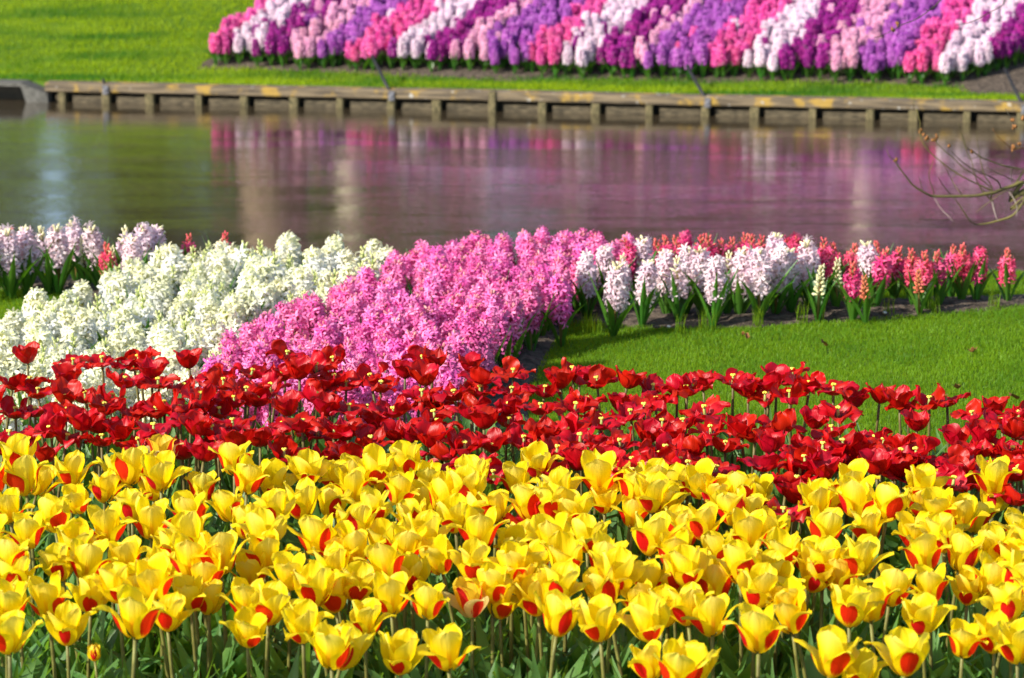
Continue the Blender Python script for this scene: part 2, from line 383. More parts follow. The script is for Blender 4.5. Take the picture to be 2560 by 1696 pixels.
NEAR_SOIL = [P(*q) for q in [(1315, 1110), (1325, 960), (1375, 870), (1430, 802), (1560, 818), (1700, 822), (1900, 820), (2000, 811), (2225, 796), (2560, 767), (3100, 735),
    (3100, 700), (2560, 738), (2080, 752), (1700, 735), (900, 700), (-400, 690), (-400, 718), (230, 730), (120, 790), (20, 880), (-100, 980), (-700, 1060),
    (-1500, 1900), (-1500, 3200), (4000, 3200), (4000, 1500), (2900, 1220), (2560, 1190), (2200, 1175), (1900, 1165), (1600, 1150)]]
near_in = lambda X, Y: inpoly(X, Y, NEAR_SOIL)
soil_patch('bed_soil', -4.2, 4.2, 3.2, 12.0, 0.03, near_in, lambda X, Y: 0 * X, 0.018, 3, 'dark crumbly bed soil under the near flowers')

# far bed outline
def farP(px, py, dz=0.0):
    lo, hi = 19.0, 200.0
    for _ in range(60):
        mid = (lo + hi) / 2; p = PY(px, py, mid)
        if p.z > float(far_z(np.array(p.x), np.array(p.y))) + dz: lo = mid
        else: hi = mid
    p.z -= dz; return p
SL = 0.0
BF = [farP(x, y) for x, y in [(505, 168), (900, 182), (1200, 186), (1400, 197), (2000, 208), (2400, 216)]]
bed_r = farP(2700, 120)
_e = [(farP(548, 148, .17), farP(775, 2, .17)), (farP(1062, 150, .17), farP(1240, 2, .17)), (farP(1490, 160, .17), farP(1655, 2, .17)), (farP(1855, 160, .17), farP(1962, 2, .17)), (farP(2055, 165, .17), farP(2190, 2, .17)), (farP(2345, 165, .17), farP(2435, 2, .17))]
_sl = [(b_.x - a_.x) / (b_.y - a_.y) for a_, b_ in _e]; print('stripe slopes', _sl, [(a_.x, a_.y, b_.y) for a_, b_ in _e])
SL = sorted(_sl)[3]
def farL(y): return BF[0].x + SL * (y - BF[0].y)
FAR_BED = [tuple(p)[:2] for p in BF] + [(bed_r.x, bed_r.y), (bed_r.x + 3, bed_r.y + 2), (bed_r.x + 8, 40), (farL(40), 40)]
FAR_SOIL = [(BF[1].x, BF[1].y - .02), (BF[1].x + .5, BF[1].y - .14), (BF[2].x, BF[2].y - .12)] + [(p.x, p.y + 0.03) for p in BF[3:]]
q1 = farP(2430, 236); q2 = farP(3000, 250)
FAR_SOIL = [(BF[0].x - .03, BF[0].y)] + FAR_SOIL + [(q1.x, q1.y), (q2.x, q2.y), (q2.x + 6, q2.y + 1)] + FAR_BED[-3:-1] + [(FAR_BED[-1][0], 40)]
soil_patch('bed_soil_far_bank', -3.2, 11, 20.0, 34, 0.06, lambda X, Y: inpoly(X, Y, FAR_SOIL), far_z, 0.012, 9, 'dark soil of the far hyacinth bed and bare path end')

# ------------------------------------------------------------------ grass blades
M_GRASS_FAR = None
M_GRASS = green('grass blade', (0.060, 0.16, 0.010), (0.17, 0.30, 0.010), 0.42, (0.46, 0.62, 0.008), 0.5, 0.0, 1.0, spec=0.25, patch=3.0)  # broad tone patches in the colour stand in for soft shadow bands
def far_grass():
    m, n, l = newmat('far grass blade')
    tc = n.new('ShaderNodeTexCoord'); mp = n.new('ShaderNodeMapping'); l.new(tc.outputs['Object'], mp.inputs[0]); mp.inputs['Rotation'].default_value = (0, 0, R(-24)); mp.inputs['Scale'].default_value = (0.45, 2.0, 1)  # slanted streaks in the blade colour stand in for long tree shadows
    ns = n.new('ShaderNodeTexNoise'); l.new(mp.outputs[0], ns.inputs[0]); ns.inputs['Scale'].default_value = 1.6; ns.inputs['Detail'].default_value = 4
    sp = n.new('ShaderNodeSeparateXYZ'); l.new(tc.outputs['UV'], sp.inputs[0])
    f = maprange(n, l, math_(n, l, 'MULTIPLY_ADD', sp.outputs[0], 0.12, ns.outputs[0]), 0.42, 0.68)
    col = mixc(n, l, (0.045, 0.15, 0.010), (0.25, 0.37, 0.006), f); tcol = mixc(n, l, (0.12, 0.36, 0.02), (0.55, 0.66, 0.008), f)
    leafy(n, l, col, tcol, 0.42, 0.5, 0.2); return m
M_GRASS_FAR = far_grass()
def blades(name, n, x0, x1, y0, y1, keep, zf, h0, h1, w, seed, label, lean=0.5):
    rg = np.random.default_rng(seed)
    X = rg.uniform(x0, x1, n); Y = rg.uniform(y0, y1, n); k = keep(X, Y); X, Y = X[k], Y[k]; n = len(X)
    pat = vnoise(X * 2.5, Y * 2.5, seed)
    H = rg.uniform(h0, h1, n) * (0.75 + 0.5 * pat); A = rg.uniform(0, 2 * np.pi, n); Wd = rg.uniform(.6, 1.2, n) * w
    B = rg.uniform(0, 2 * np.pi, n); Ln = rg.uniform(0.1, lean, n) * H
    z = zf(X, Y)
    ca, sa = np.cos(A) * Wd / 2, np.sin(A) * Wd / 2; lx, ly = np.cos(B) * Ln, np.sin(B) * Ln
    v0 = np.stack([X - ca, Y - sa, z - .004], -1); v1 = np.stack([X + ca, Y + sa, z - .004], -1)
    v2 = np.stack([X + lx * .4 + ca * .8, Y + ly * .4 + sa * .8, z + H * .6], -1); v3 = np.stack([X + lx * .4 - ca * .8, Y + ly * .4 - sa * .8, z + H * .6], -1)
    v4 = np.stack([X + lx + ca * .15, Y + ly + sa * .15, z + H], -1); v5 = np.stack([X + lx - ca * .15, Y + ly - sa * .15, z + H], -1)
    V = np.stack([v0, v1, v2, v3, v4, v5], 1).reshape(-1, 3)
    i = np.arange(n)[:, None] * 6
    Q = np.concatenate([i + np.array([[0, 1, 2, 3]]), i + np.array([[3, 2, 4, 5]])], 0)
    r = np.repeat(rg.uniform(0, 1, n), 6); t = np.tile([0, 0, .5, .5, 1, 1], n)
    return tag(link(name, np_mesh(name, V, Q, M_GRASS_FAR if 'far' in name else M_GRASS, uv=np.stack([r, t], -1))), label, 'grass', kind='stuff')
def infrustum(X, Y, Z=0.0, mx=220, my0=-120, my1=1900):
    px, py = proj(X, Y, Z); return (px > -mx) & (px < 2560 + mx) & (py > my0) & (py < my1)
blades('grass', 900000, -3.8, 4.2, 7.4, 11.3, lambda X, Y: infrustum(X, Y, 0.0, 900) & ~near_in(X, Y), lambda X, Y: np.where(Y > crest_y(X), -0.02 - .9 * (Y - crest_y(X)), 0), 0.008, 0.019, 0.0026, 11, 'short bright green mown grass of the near lawn')
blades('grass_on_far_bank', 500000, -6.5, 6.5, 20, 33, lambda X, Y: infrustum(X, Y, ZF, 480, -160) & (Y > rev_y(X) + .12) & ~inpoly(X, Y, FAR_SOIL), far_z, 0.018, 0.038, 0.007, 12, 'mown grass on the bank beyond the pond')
# stray tufts on the soil edge
tp = [(px + random.Random(int(px)).uniform(-12, 12), 838 - max(0, px - 1700) * .082 + random.Random(int(px) + 3).uniform(-6, 3)) for px in (1466, 1474, 1480, 1700, 1762, 1768, 1905, 2004, 2050, 2058, 2230, 2330, 2338, 2480)]
tg = [P(*q) for q in tp]
def near_tuft(X, Y):
    k = np.zeros(X.shape, bool)
    for q in tg: k |= (X - q.x) ** 2 + (Y - q.y) ** 2 < 0.022 ** 2
    return k
blades('grass_tufts', 40000, 0.2, 2.1, 9.4, 10.8, near_tuft, lambda X, Y: 0 * X + .01, 0.03, 0.075, 0.003, 13, 'loose grass tufts along the soil edge', 0.3)

# ------------------------------------------------------------------ tulips
rng = random.Random(7)
def sm(a, b, x): t = min(1, max(0, (x - a) / (b - a))); return t * t * (3 - 2 * t)
def petal_grid(L, W, az, th, pointed, kap, r0=0.004, z0=0.0, roll=0.0, wav=0.002, twist=0.0, nt=13, nu=11, rg=rng, notch=0.0):
    """th: list of (t, inclination from vertical in degrees) knots"""
    ts = np.linspace(0, 1, nt); kn = np.array(th)
    fine = np.linspace(0, 1, 80); ang = np.radians(np.interp(fine, kn[:, 0], kn[:, 1]))
    k = np.ones(9) / 9; ang = np.convolve(np.pad(ang, 4, mode='edge'), k, 'valid')
    r = r0 + np.concatenate([[0], np.cumsum(np.sin(ang[:-1]))]) * L / 79; z = z0 + np.concatenate([[0], np.cumsum(np.cos(ang[:-1]))]) * L / 79
    ph = rg.uniform(0, 6); fq = rg.uniform(7, 12)
    G = np.zeros((nt, nu, 3)); UV = np.zeros((nt, nu, 2))
    for i, t in enumerate(ts):
        rc = np.interp(t, fine, r); zc = np.interp(t, fine, z); an = np.interp(t, fine, ang)
        if pointed: w = W * (0.22 + 0.78 * math.sin(min(1, t / .52) * math.pi / 2) ** 1.1) * (1 - sm(.5, 1.0, t) ** 1.25 * 0.96)
        else: w = W * (0.22 + 0.78 * math.sin(min(1, t / .55) * math.pi / 2) ** 1.1) * math.sqrt(max(0.0, 1 - max(0, (t - .62) / .385) ** 2.6))
        kp = kap * (1 - 0.55 * t) / max(0.012, rc * 0.8 + .006) * .012 / .012 * 1.0
        tang = np.array([-math.sin(az), math.cos(az), 0]); rad = np.array([math.cos(az), math.sin(az), 0]); up = np.array([0, 0, 1.0])
        nin = -rad * math.cos(an) + up * math.sin(an)
        pd = rad * math.sin(an) + up * math.cos(an)
        for j in range(nu):
            u = -1 + 2 * j / (nu - 1); s = u * w
            a_ = min(1.35, abs(s) * kp) if kp > 0 else 0
            off = (1 - math.cos(a_)) / kp if kp > 1e-6 else 0
            st = math.copysign(math.sin(a_) / kp if kp > 1e-6 else abs(s), s)
            off += -roll * sm(.35, .9, t) * (abs(u) ** 2.2) * w
            st *= 1 - 0.30 * abs(roll) * sm(.35, .9, t) * abs(u) ** 2
            off += wav * math.sin(u * 3 + ph + t * fq) * t * (0.3 + abs(u)) + wav * .5 * math.sin(u * 9 + ph * 3) * t ** 3 - .0022 * math.exp(-(u / .12) ** 2) * sm(0, .3, t) * (1 - .5 * t)
            tw = twist * t * s
            dz = -notch * L * sm(.75, 1, t) * (1 - abs(u)) 
            G[i, j] = rad * rc + up * zc + nin * (off + tw) + tang * st + pd * dz
            UV[i, j] = ((u + 1) / 2, t)
    return G[:, ::-1] if True else G, UV[:, ::-1]
def xf(G, h, tilt, ta, off):
    """tilt a flower on its stem top"""
    M = Matrix.Rotation(tilt, 3, Vector((math.cos(ta), math.sin(ta), 0))); A = np.array(M)
    return np.asarray(G) @ A.T + np.array([off[0], off[1], h])
def stem_curve(h, bend, ba, n=7):
    return [(bend * math.cos(ba) * (i / (n - 1)) ** 2, bend * math.sin(ba) * (i / (n - 1)) ** 2, h * i / (n - 1)) for i in range(n)]
def leaf_grid(L, W, az, lean0, lean1, fold, nt=9, nu=5, rg=rng, r0=.006, twist=0.0, z0=0.0, wav=0.004):
    ts = np.linspace(0, 1, nt); G = np.zeros((nt, nu, 3)); UV = np.zeros((nt, nu, 2)); p = np.array([r0, z0]); ph = rg.uniform(0, 6)
    for i, t in enumerate(ts):
        an = math.radians(lean0 + (lean1 - lean0) * t ** 1.6)
        if i: p = p + np.array([math.sin(an), math.cos(an)]) * L / (nt - 1)
        w = W * (0.35 + .65 * math.sin(min(1, t / .42) * math.pi / 2)) * (1 - sm(.42, 1.0, t) ** 1.3 * .98)
        a2 = az + twist * t
        tang = np.array([-math.sin(a2), math.cos(a2), 0]); rad = np.array([math.cos(az), math.sin(az), 0]); up = np.array([0, 0, 1.0])
        nin = -rad * math.cos(an) + up * math.sin(an)
        for j in range(nu):
            u = -1 + 2 * j / (nu - 1)
            off = fold * (abs(u) ** 1.5) * w * (1 - .6 * t) + wav * math.sin(t * 9 + ph + u * 1.5) * abs(u)
            G[i, j] = rad * p[0] + up * p[1] + nin * off + tang * (u * w * (1 - .25 * fold)); UV[i, j] = ((u + 1) / 2, t)
    return G, UV
def grid_mesh(name, G, UV, mat):
    b = MB(); b.grid(G, UV); return b.mesh(name, mat)

def make_tulip(kind, v):
    """-> (root, head position, short words on the look)"""
    rg = random.Random(100 * (1 + ['yellow', 'red', 'striped'].index(kind)) + v)
    root = bpy.data.objects.new({'yellow': 'yellow_tulip', 'red': 'red_tulip', 'striped': 'striped_tulip'}[kind], None); root.empty_display_size = .05
    COL.objects.link(root)
    h = 0.335 if kind != 'red' else 0.335
    bend = rg.uniform(.0, .035); ba = rg.uniform(0, 6.28)
    pts = stem_curve(h, bend, ba); off = pts[-1][:2]
    tilt = rg.uniform(0.0, .20) + bend * 2; ta = ba + math.pi / 2
    parts = []
    b = MB(); b.tube(pts, [.0046 - .0010 * i / 6 for i in range(7)], 7); parts.append(('stem', b.mesh('stem', M_RSTEM if kind == 'red' else M_YSTEM)))
    look = 'open'
    if kind in ('yellow', 'striped'):
        bud = (v == 15)
        style = 'bud' if bud else ('cup' if v % 5 == 0 else 'flared')
        L = rg.uniform(.072, .086); a0 = rg.uniform(0, 2.1)
        for k in range(6):
            az = a0 + k * math.pi / 3 + rg.uniform(-.12, .12); outer = (k % 2 == 0)
            if style == 'bud': th = [(0, 62), (.3, 8), (.7, -18), (1, -26)]; W = .017; Lk = L * .62
            elif outer:
                e = rg.uniform(75, 135) if style == 'flared' else rg.uniform(35, 80)
                mid = rg.uniform(15, 31) if style == 'flared' else rg.uniform(12, 20)
                th = [(0, 80), (.10, 50), (.28, mid + 4), (.62, mid), (.80, e * .72), (1, e)]; W = rg.uniform(.026, .031); Lk = L * rg.uniform(1.03, 1.13)
            else:
                e = rg.uniform(-6, 52); mid = rg.uniform(11, 25)
                th = [(0, 62), (.10, 36), (.30, mid * .9), (.7, mid * .7), (1, e)]; W = rg.uniform(.026, .032); Lk = L * rg.uniform(.98, 1.08)
            Gp, UV = petal_grid(Lk, W, az, th, outer and style != 'bud', 1.0 if not outer else .85, r0=.0030 if not outer else .0060, z0=-.0025 if outer else 0, wav=.0034,
                                roll=(rg.uniform(-.25, .5) if outer else 0), twist=rg.uniform(-.15, .15), rg=rg, notch=0 if outer else rg.uniform(-.05, .02))
            mt = (M_YO if outer else M_YI) if kind == 'yellow' else (M_SO if outer else M_SI)
            parts.append(('petal', grid_mesh('petal', xf(Gp, h, tilt, ta, off), UV, mt)))
        if style != 'bud':
            b = MB(); b.tube([(0, 0, 0), (0, 0, .02), (0, 0, .026)], [.0035, .003, .0045], 6)
            b.v = [xf(q, h, tilt, ta, off) for q in b.v]; parts.append(('pistil', b.mesh('pistil', M_OVARY)))
        look = {'bud': 'small closed', 'cup': 'cupped', 'flared': 'flared'}[style]
        hc = .040
    else:
        style = ('cup', 'blown', 'blown', 'loose')[v % 4]
        L = rg.uniform(.062, .070); a0 = rg.uniform(0, 2.1); npet = 6
        for k in range(npet):
            az = a0 + k * math.pi / 3 + rg.uniform(-.2, .2); outer = (k % 2 == 0)
            if style == 'cup':
                e = rg.uniform(45, 95) if outer else rg.uniform(5, 50); mid = rg.uniform(18, 34)
                th = [(0, 76), (.14, 50), (.4, mid * .8), (.65, mid), (1, e)]
            elif style == 'blown':
                q = rg.random()
                if q < .18: th = [(0, 80), (.2, 45), (.5, 15), (1, rg.uniform(-20, 25))]
                else: e = rg.uniform(85, 150); th = [(0, 82), (.2, 58), (.42, rg.uniform(30, 50)), (.62, rg.uniform(70, 92)), (.82, e * .9), (1, e)]
            else:
                e = rg.uniform(20, 125); th = [(0, 82), (.2, 55), (.45, rg.uniform(22, 50)), (.7, e * .75), (1, e)]
            Gp, UV = petal_grid(L * rg.uniform(.95, 1.1), rg.uniform(.023, .028), az, th, rg.random() < .45, .8, r0=.004 + (.001 if outer else 0), roll=rg.uniform(-.1, .9) if style != 'cup' else rg.uniform(-.2, .35),
                                wav=.0060 if style != 'cup' else .003, twist=rg.uniform(-.45, .45) if style != 'cup' else rg.uniform(-.15, .15), rg=rg, notch=rg.uniform(-.03, .05))
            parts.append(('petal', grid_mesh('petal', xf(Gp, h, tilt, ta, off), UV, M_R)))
        ph = rg.uniform(.022, .034) if style != 'cup' else .02
        b = MB(); b.tube([(0, 0, -.002), (0, 0, .006), (0, 0, ph * .6), (0, 0, ph)], [.0034, .0046, .0040, .0028], 6, 0)
        for k in range(3):
            aa = k * 2.09 + .3; b.blob((math.cos(aa) * .0034, math.sin(aa) * .0034, ph + .0018), .0052, .0052, .0036, 5, 3, 1)
        for k in range(5):
            aa = k * 1.257; b.tube([(math.cos(aa) * .004, math.sin(aa) * .004, .002), (math.cos(aa) * .010, math.sin(aa) * .010, .013)], [.0010, .0017], 4, 2)
        b.v = [xf(q, h, tilt, ta, off) for q in b.v]; parts.append(('pistil', b.mesh('pistil', [M_OVARY, M_PIST, M_ANTH])))
        look = {'cup': 'cupped', 'blown': 'blown open', 'loose': 'loosely open'}[style]
        hc = .022
    a1 = rg.uniform(0, 6.28)
    for k in range(3):
        Gl, UV = leaf_grid(rg.uniform(.21, .30), rg.uniform(.024, .038), a1 + k * 2.2 + rg.uniform(-.4, .4), rg.uniform(4, 14), rg.uniform(25, 75), rg.uniform(.25, .6), rg=rg, twist=rg.uniform(-.5, .5))
        parts.append(('leaf', grid_mesh('leaf', Gl, UV, M_TLEAF)))
    for nm, me in parts: link(nm, me, root)
    head = Vector(xf(np.array([0, 0, hc]), h, tilt, ta, off))
    return root, head, look

def copy_tree(o):
    c = o.copy(); COL.objects.link(c)
    for ch in o.children:
        d = ch.copy(); COL.objects.link(d); d.parent = c
    return c
ORD = ('first second third fourth fifth sixth seventh eighth ninth tenth eleventh twelfth thirteenth fourteenth fifteenth sixteenth seventeenth eighteenth nineteenth twentieth').split()
def ordinal(i):
    if i < 20: return ORD[i]
    t = {2: 'twenty', 3: 'thirty', 4: 'forty', 5: 'fifty', 6: 'sixty', 7: 'seventy'}[(i + 1) // 10]
    return (t[:-1] + 'ieth') if (i + 1) % 10 == 0 else t + '-' + ORD[(i + 1) % 10 - 1]
def row_labels(items, per, fmt):
    """items: (obj, px, py, look); rows counted from the camera side, flowers within a row from the left edge of the photo"""
    it = sorted(items, key=lambda q: -q[2])
    for r in range(0, len(it), per):
        for k, q in enumerate(sorted(it[r:r + per], key=lambda q: q[1])):
            q[0]['label'] = fmt(q[3], ordinal(k), ordinal(r // per))
used = set()
def place(proto, px, py, rz, sc, tilt, tdir, hadj=0.0):
    root, head, look = proto
    o = root if root.name not in used else copy_tree(root); used.add(root.name)
    M = Matrix.Rotation(tilt, 3, Vector((math.cos(tdir), math.sin(tdir), 0))) @ Matrix.Rotation(rz, 3, 'Z')
    hv = M @ (head * sc)
    p = P(px, py, hv.z)
    o.rotation_euler = M.to_euler(); o.scale = (sc, sc, sc); o.location = (p.x - hv.x, p.y - hv.y, 0.0)
    return o

def cr(ox, oy, z, pts): return [(ox + x / z, oy + y / z) for x, y in pts]
Y1 = [(110,90),(150,240),(470,200),(270,260),(690,300),(860,170),(780,200),(1050,210),(1540,110),(1010,290),(1330,300),(1640,230),(1800,260),(2030,170),(2210,230),(500,380),(50,430),(350,480),(1500,420),(1250,460),(1000,520),(700,560),(1790,430),(1980,400),(2190,400),(180,590),(850,430),(1620,530),(1230,620),(2080,620),(500,660),(820,750),(1440,740),(1730,600),(60,760),(2220,690),(1120,720),(380,790),(1740,740),(1260,770),(580,790),(1900,850),(2180,830),(90,890),(760,930),(1060,860),(1650,860),(1350,880),(310,1030),(600,1020),(1240,1000),(1780,1080),(1620,1040),(2060,960),(60,1060),(900,960),(2180,1010),(440,1220),(900,1150),(1110,1120),(1640,1240),(1990,1200),(50,1250),(2190,1360),(1000,920),(1370,1020),(-60,600),(-80,1000),(-70,250)]
Y2 = [(430,130),(230,170),(90,210),(580,240),(400,310),(270,240),(560,370),(80,300),(860,220),(1290,140),(1160,240),(690,360),(1020,420),(1240,400),(820,300),(220,430),(470,500),(100,550),(750,480),(890,470),(1440,320),(1530,430),(1700,220),(1850,230),(2050,240),(1740,370),(1380,400),(1940,290),(2060,350),(2220,260),(1930,460),(2140,390),(2220,520),(920,590),(1220,620),(1400,610),(1620,620),(2050,620),(280,650),(440,660),(550,620),(90,700),(640,760),(300,790),(880,790),(1130,690),(1480,760),(1760,770),(2200,720),(1270,770),(460,880),(1140,800),(1190,900),(2020,890),(2200,880),(1820,880),(580,1040),(120,930),(330,1020),(1060,1050),(1010,930),(1340,1000),(1450,920),(1280,1030),(1720,960),(170,1160),(1450,1150),(1700,1180),(2130,1100),(2020,1180),(1980,1050),(400,1410),(700,1370),(40,1370),(2020,1450),(2230,1490)]
Y3 = [(130,270),(240,330),(400,320),(510,330),(150,530),(30,590),(340,430),(440,460),(900,380),(1130,270),(1160,380),(990,400),(1380,400),(1600,270),(1580,400),(1700,420),(2080,370),(1850,470),(1230,550),(960,560),(1950,490),(2240,540),(450,600),(600,580),(250,720),(680,720),(400,800),(40,820),(1540,590),(1720,600),(1600,740),(1870,740),(2070,680),(1180,770),(820,730),(940,770),(900,880),(580,840),(130,860),(240,940),(1050,890),(640,930),(520,960),(200,1150),(700,1050),(720,1140),(1400,960),(1640,940),(1900,960),(2050,900),(2150,1050),(2240,900),(1130,1080),(1250,1060),(1590,1150),(1870,1300),(520,1240),(40,1080),(2060,1270),(2220,1330),(1010,1400),(1480,1390),(1190,1530),(90,1480),(2180,760),(2330,650),(2360,1000)]
yellow_px = cr(0, 1100, 2.631, Y1) + cr(850, 1100, 2.631, Y2) + cr(1700, 1100, 2.631, Y3)
R1 = [(175,870),(480,900),(670,890),(910,880),(1240,900),(1890,850),(2190,890),(820,1030),(450,1010),(200,1030),(90,1040),(250,1100),(1000,970),(1040,1030),(880,920),(560,1130),(430,1130),(1210,1070),(1660,970),(1840,990),(1970,970),(1470,1040),(1410,1000),(1620,1090),(740,1140),(100,1230),(230,1220),(440,1240),(680,1200),(890,1240),(1030,1220),(1180,1210),(1280,1220),(1320,1130),(1540,1160),(1690,1150),(1780,1070),(1890,1210),(1440,1230),(1530,1300),(60,1380),(210,1370),(330,1350),(440,1400),(650,1320),(670,1410),(790,1370),(1010,1330),(1300,1340),(1390,1350),(1860,1320),(1990,1310),(2150,1210),(2200,1010),(2130,1060),(2080,1130),(2090,1360),(2200,1350),(1710,1410),(1430,1440),(1200,1490),(1870,1500),(540,1300),(2080,940),(910,1430),(30,1470),(1260,1280),(1560,1430),(2200,1510),(1080,1190),(1350,1500),(-60,1150),(-80,1330),(300,1520)]
R2 = [(40,1050),(200,1010),(270,1060),(560,1010),(540,880),(620,900),(860,930),(1140,960),(940,1000),(430,970),(540,1110),(630,1140),(620,1190),(750,1110),(920,1090),(1130,1090),(1350,1090),(1530,960),(1580,1010),(1690,1030),(1450,1030),(1900,1030),(2060,1070),(1320,1200),(900,1210),(870,1230),(350,1220),(60,1200),(180,1210),(620,1250),(1110,1200),(1110,1290),(950,1290),(1550,1190),(1850,1190),(1620,1160),(1710,1270),(2080,1160),(2000,1200),(1720,1300),(250,1300),(370,1380),(200,1420),(30,1370),(600,1410),(480,1390),(640,1300),(820,1450),(1000,1450),(1210,1420),(1430,1480),(1350,1360),(1490,1350),(1580,1400),(1840,1430),(2030,1390),(2120,1310),(1910,1240),(2180,1400),(2220,1070),(60,1500),(690,1500),(1610,1510),(2140,1480),(650,1600),(900,1590),(1010,1650),(1350,1520),(1570,1560),(1420,1650),(1740,1570),(1920,1630),(2150,1590),(1250,1920),(1350,1880),(2230,1560)]
R3 = [(150,1050),(40,1080),(350,1010),(740,970),(850,1050),(1010,1070),(590,1040),(440,1090),(560,1130),(720,1120),(640,1010),(1150,1160),(1040,1230),(1320,1130),(1440,1160),(1490,1190),(1640,1160),(1750,1150),(1920,1240),(2070,1210),(160,1220),(660,1320),(890,1300),(400,1350),(20,1300),(200,1340),(490,1380),(1000,1350),(1070,1430),(1560,1310),(1820,1410),(1990,1390),(2200,1350),(2110,1300),(2230,1250),(1280,1400),(1340,1430),(1210,1460),(1480,1450),(80,1470),(300,1450),(590,1450),(820,1460),(940,1460),(1980,1480),(2190,1490),(170,1551),(240,1611),(550,1571),(820,1531),(950,1510),(790,1611),(770,1680),(950,1620),(1060,1540),(1290,1591),(1400,1620),(1450,1510),(1600,1621),(1760,1571),(1850,1561),(1490,1640),(760,1781),(700,1730),(680,1900),(1800,1690),(1870,1700),(2140,1570),(2230,1610),(2210,1790),(2330,1400),(2340,1250),(2340,1550)]
red_px = cr(0, 560, 2.631, R1) + cr(850, 560, 2.631, R2) + cr(1700, 560, 2.631, R3)

red_px += [(2290,1130),(2350,1152),(2420,1138),(2478,1122),(2530,1142),(2250,1172),(2332,1185),(2400,1182),(2452,1166),(2540,1182),(2200,1152),(2140,1132),(2080,1160),(2012,1150),(1650,1140),(1580,1150),(1500,1120),(1720,1165)]
YP = [make_tulip('yellow', v) for v in range(27) if v != 15]
rg = random.Random(21); items = []
for i, (px, py) in enumerate(yellow_px):
    pr_ = YP[i] if i < 26 else rg.choice(YP)
    o = place(pr_, px, py, rg.uniform(0, 6.28), rg.uniform(.98, 1.16), rg.uniform(0, .13), rg.uniform(0, 6.28))
    tag(o, None, 'tulip', 'yellow and red tulips of the front bed'); items.append((o, px, py, pr_[2]))
row_labels(items, 21, lambda lk, k, r: f'{lk} yellow tulip with red flames, {k} from the left in the {r} row of yellows')
bud = make_tulip('yellow', 15); bud[0].name = 'tulip_bud'
o = place(bud, 234, 1613, 1.0, .80, .03, 0); tag(o, 'small closed orange tulip bud low among the leaves at the bed front', 'tulip')
for (px, py, rz, lb) in ((1173, 1495, .6, 'cream and red striped tulip among the yellow ones, middle of the front rows'), (403, 1130, 2.2, 'tall orange and red striped tulip where yellow meets red')):
    t_ = make_tulip('striped', 4 if px > 1000 else 8)
    tag(place(t_, px, py, rz, 1.02, .03, 1.0), lb, 'tulip', 'striped tulips')
# the one yellow tulip standing taller at the back
o = place(YP[6], 2485, 1190, 2.0, 1.12, .02, 0); tag(o, 'tall pale yellow tulip rising in front of the red ones near the corner', 'tulip', 'yellow and red tulips of the front bed')

RP = [make_tulip('red', v) for v in range(24)]
items = []
for i, (px, py) in enumerate(red_px):
    pr_ = RP[i] if i < 24 else rg.choice(RP)
    o = place(pr_, px, py, rg.uniform(0, 6.28), rg.uniform(.95, 1.10), rg.uniform(0, .15), rg.uniform(0, 6.28))
    tag(o, None, 'tulip', 'red tulips behind the yellow ones'); items.append((o, px, py, pr_[2]))
row_labels(items, 22, lambda lk, k, r: f'{lk} red tulip, {k} from the left in the {r} row of reds')

# leaves that fill the tulip bed floor
rgn = random.Random(5); GL = []
for k in range(10):
    G_, UV_ = leaf_grid(rgn.uniform(.23, .36), rgn.uniform(.024, .040), 0, rgn.uniform(2, 18), rgn.uniform(20, 70), rgn.uniform(.25, .6), 7, 3, rg=rgn, twist=rgn.uniform(-.5, .5)); GL.append((G_.reshape(-1, 3), UV_.reshape(-1, 2)))
Vs, Us, Qs, nv = [], [], [], 0
q0 = [(i * 3 + j, i * 3 + j + 1, (i + 1) * 3 + j + 1, (i + 1) * 3 + j) for i in range(6) for j in range(2)]; q0 = np.array(q0)
rn_ = np.random.default_rng(8)
X = rn_.uniform(-2.2, 2.2, 17000); Y = rn_.uniform(4.3, 9.2, 17000)
px_, py_ = proj(X, Y, 0.0)
TB = [(-900, 1250), (-200, 1090), (0, 1085), (500, 1130), (1250, 1165), (1700, 1190), (2100, 1205), (2560, 1240), (3200, 1370), (3200, 2600), (-900, 2600)]
kk = inpoly(px_, py_, TB); X, Y = X[kk][:7800], Y[kk][:7800]
for x, y in zip(X, Y):
    g, u = GL[rgn.randrange(10)]; a_ = rgn.uniform(0, 6.28); s_ = rgn.uniform(.7, 1.05) * (.68 if proj(x, y, 0.0)[1] < 1420 else 1.0); ca, sa = math.cos(a_) * s_, math.sin(a_) * s_
    W_ = np.stack([g[:, 0] * ca - g[:, 1] * sa + x, g[:, 0] * sa + g[:, 1] * ca + y, g[:, 2] * s_], -1)
    Vs.append(W_); Us.append(u); Qs.append(q0 + nv); nv += len(W_)
tag(link('tulip_foliage', np_mesh('tulip_foliage', np.concatenate(Vs), np.concatenate(Qs), M_TLEAF, uv=np.concatenate(Us))), 'mass of broad green tulip leaves filling the bed floor', 'foliage', kind='stuff')

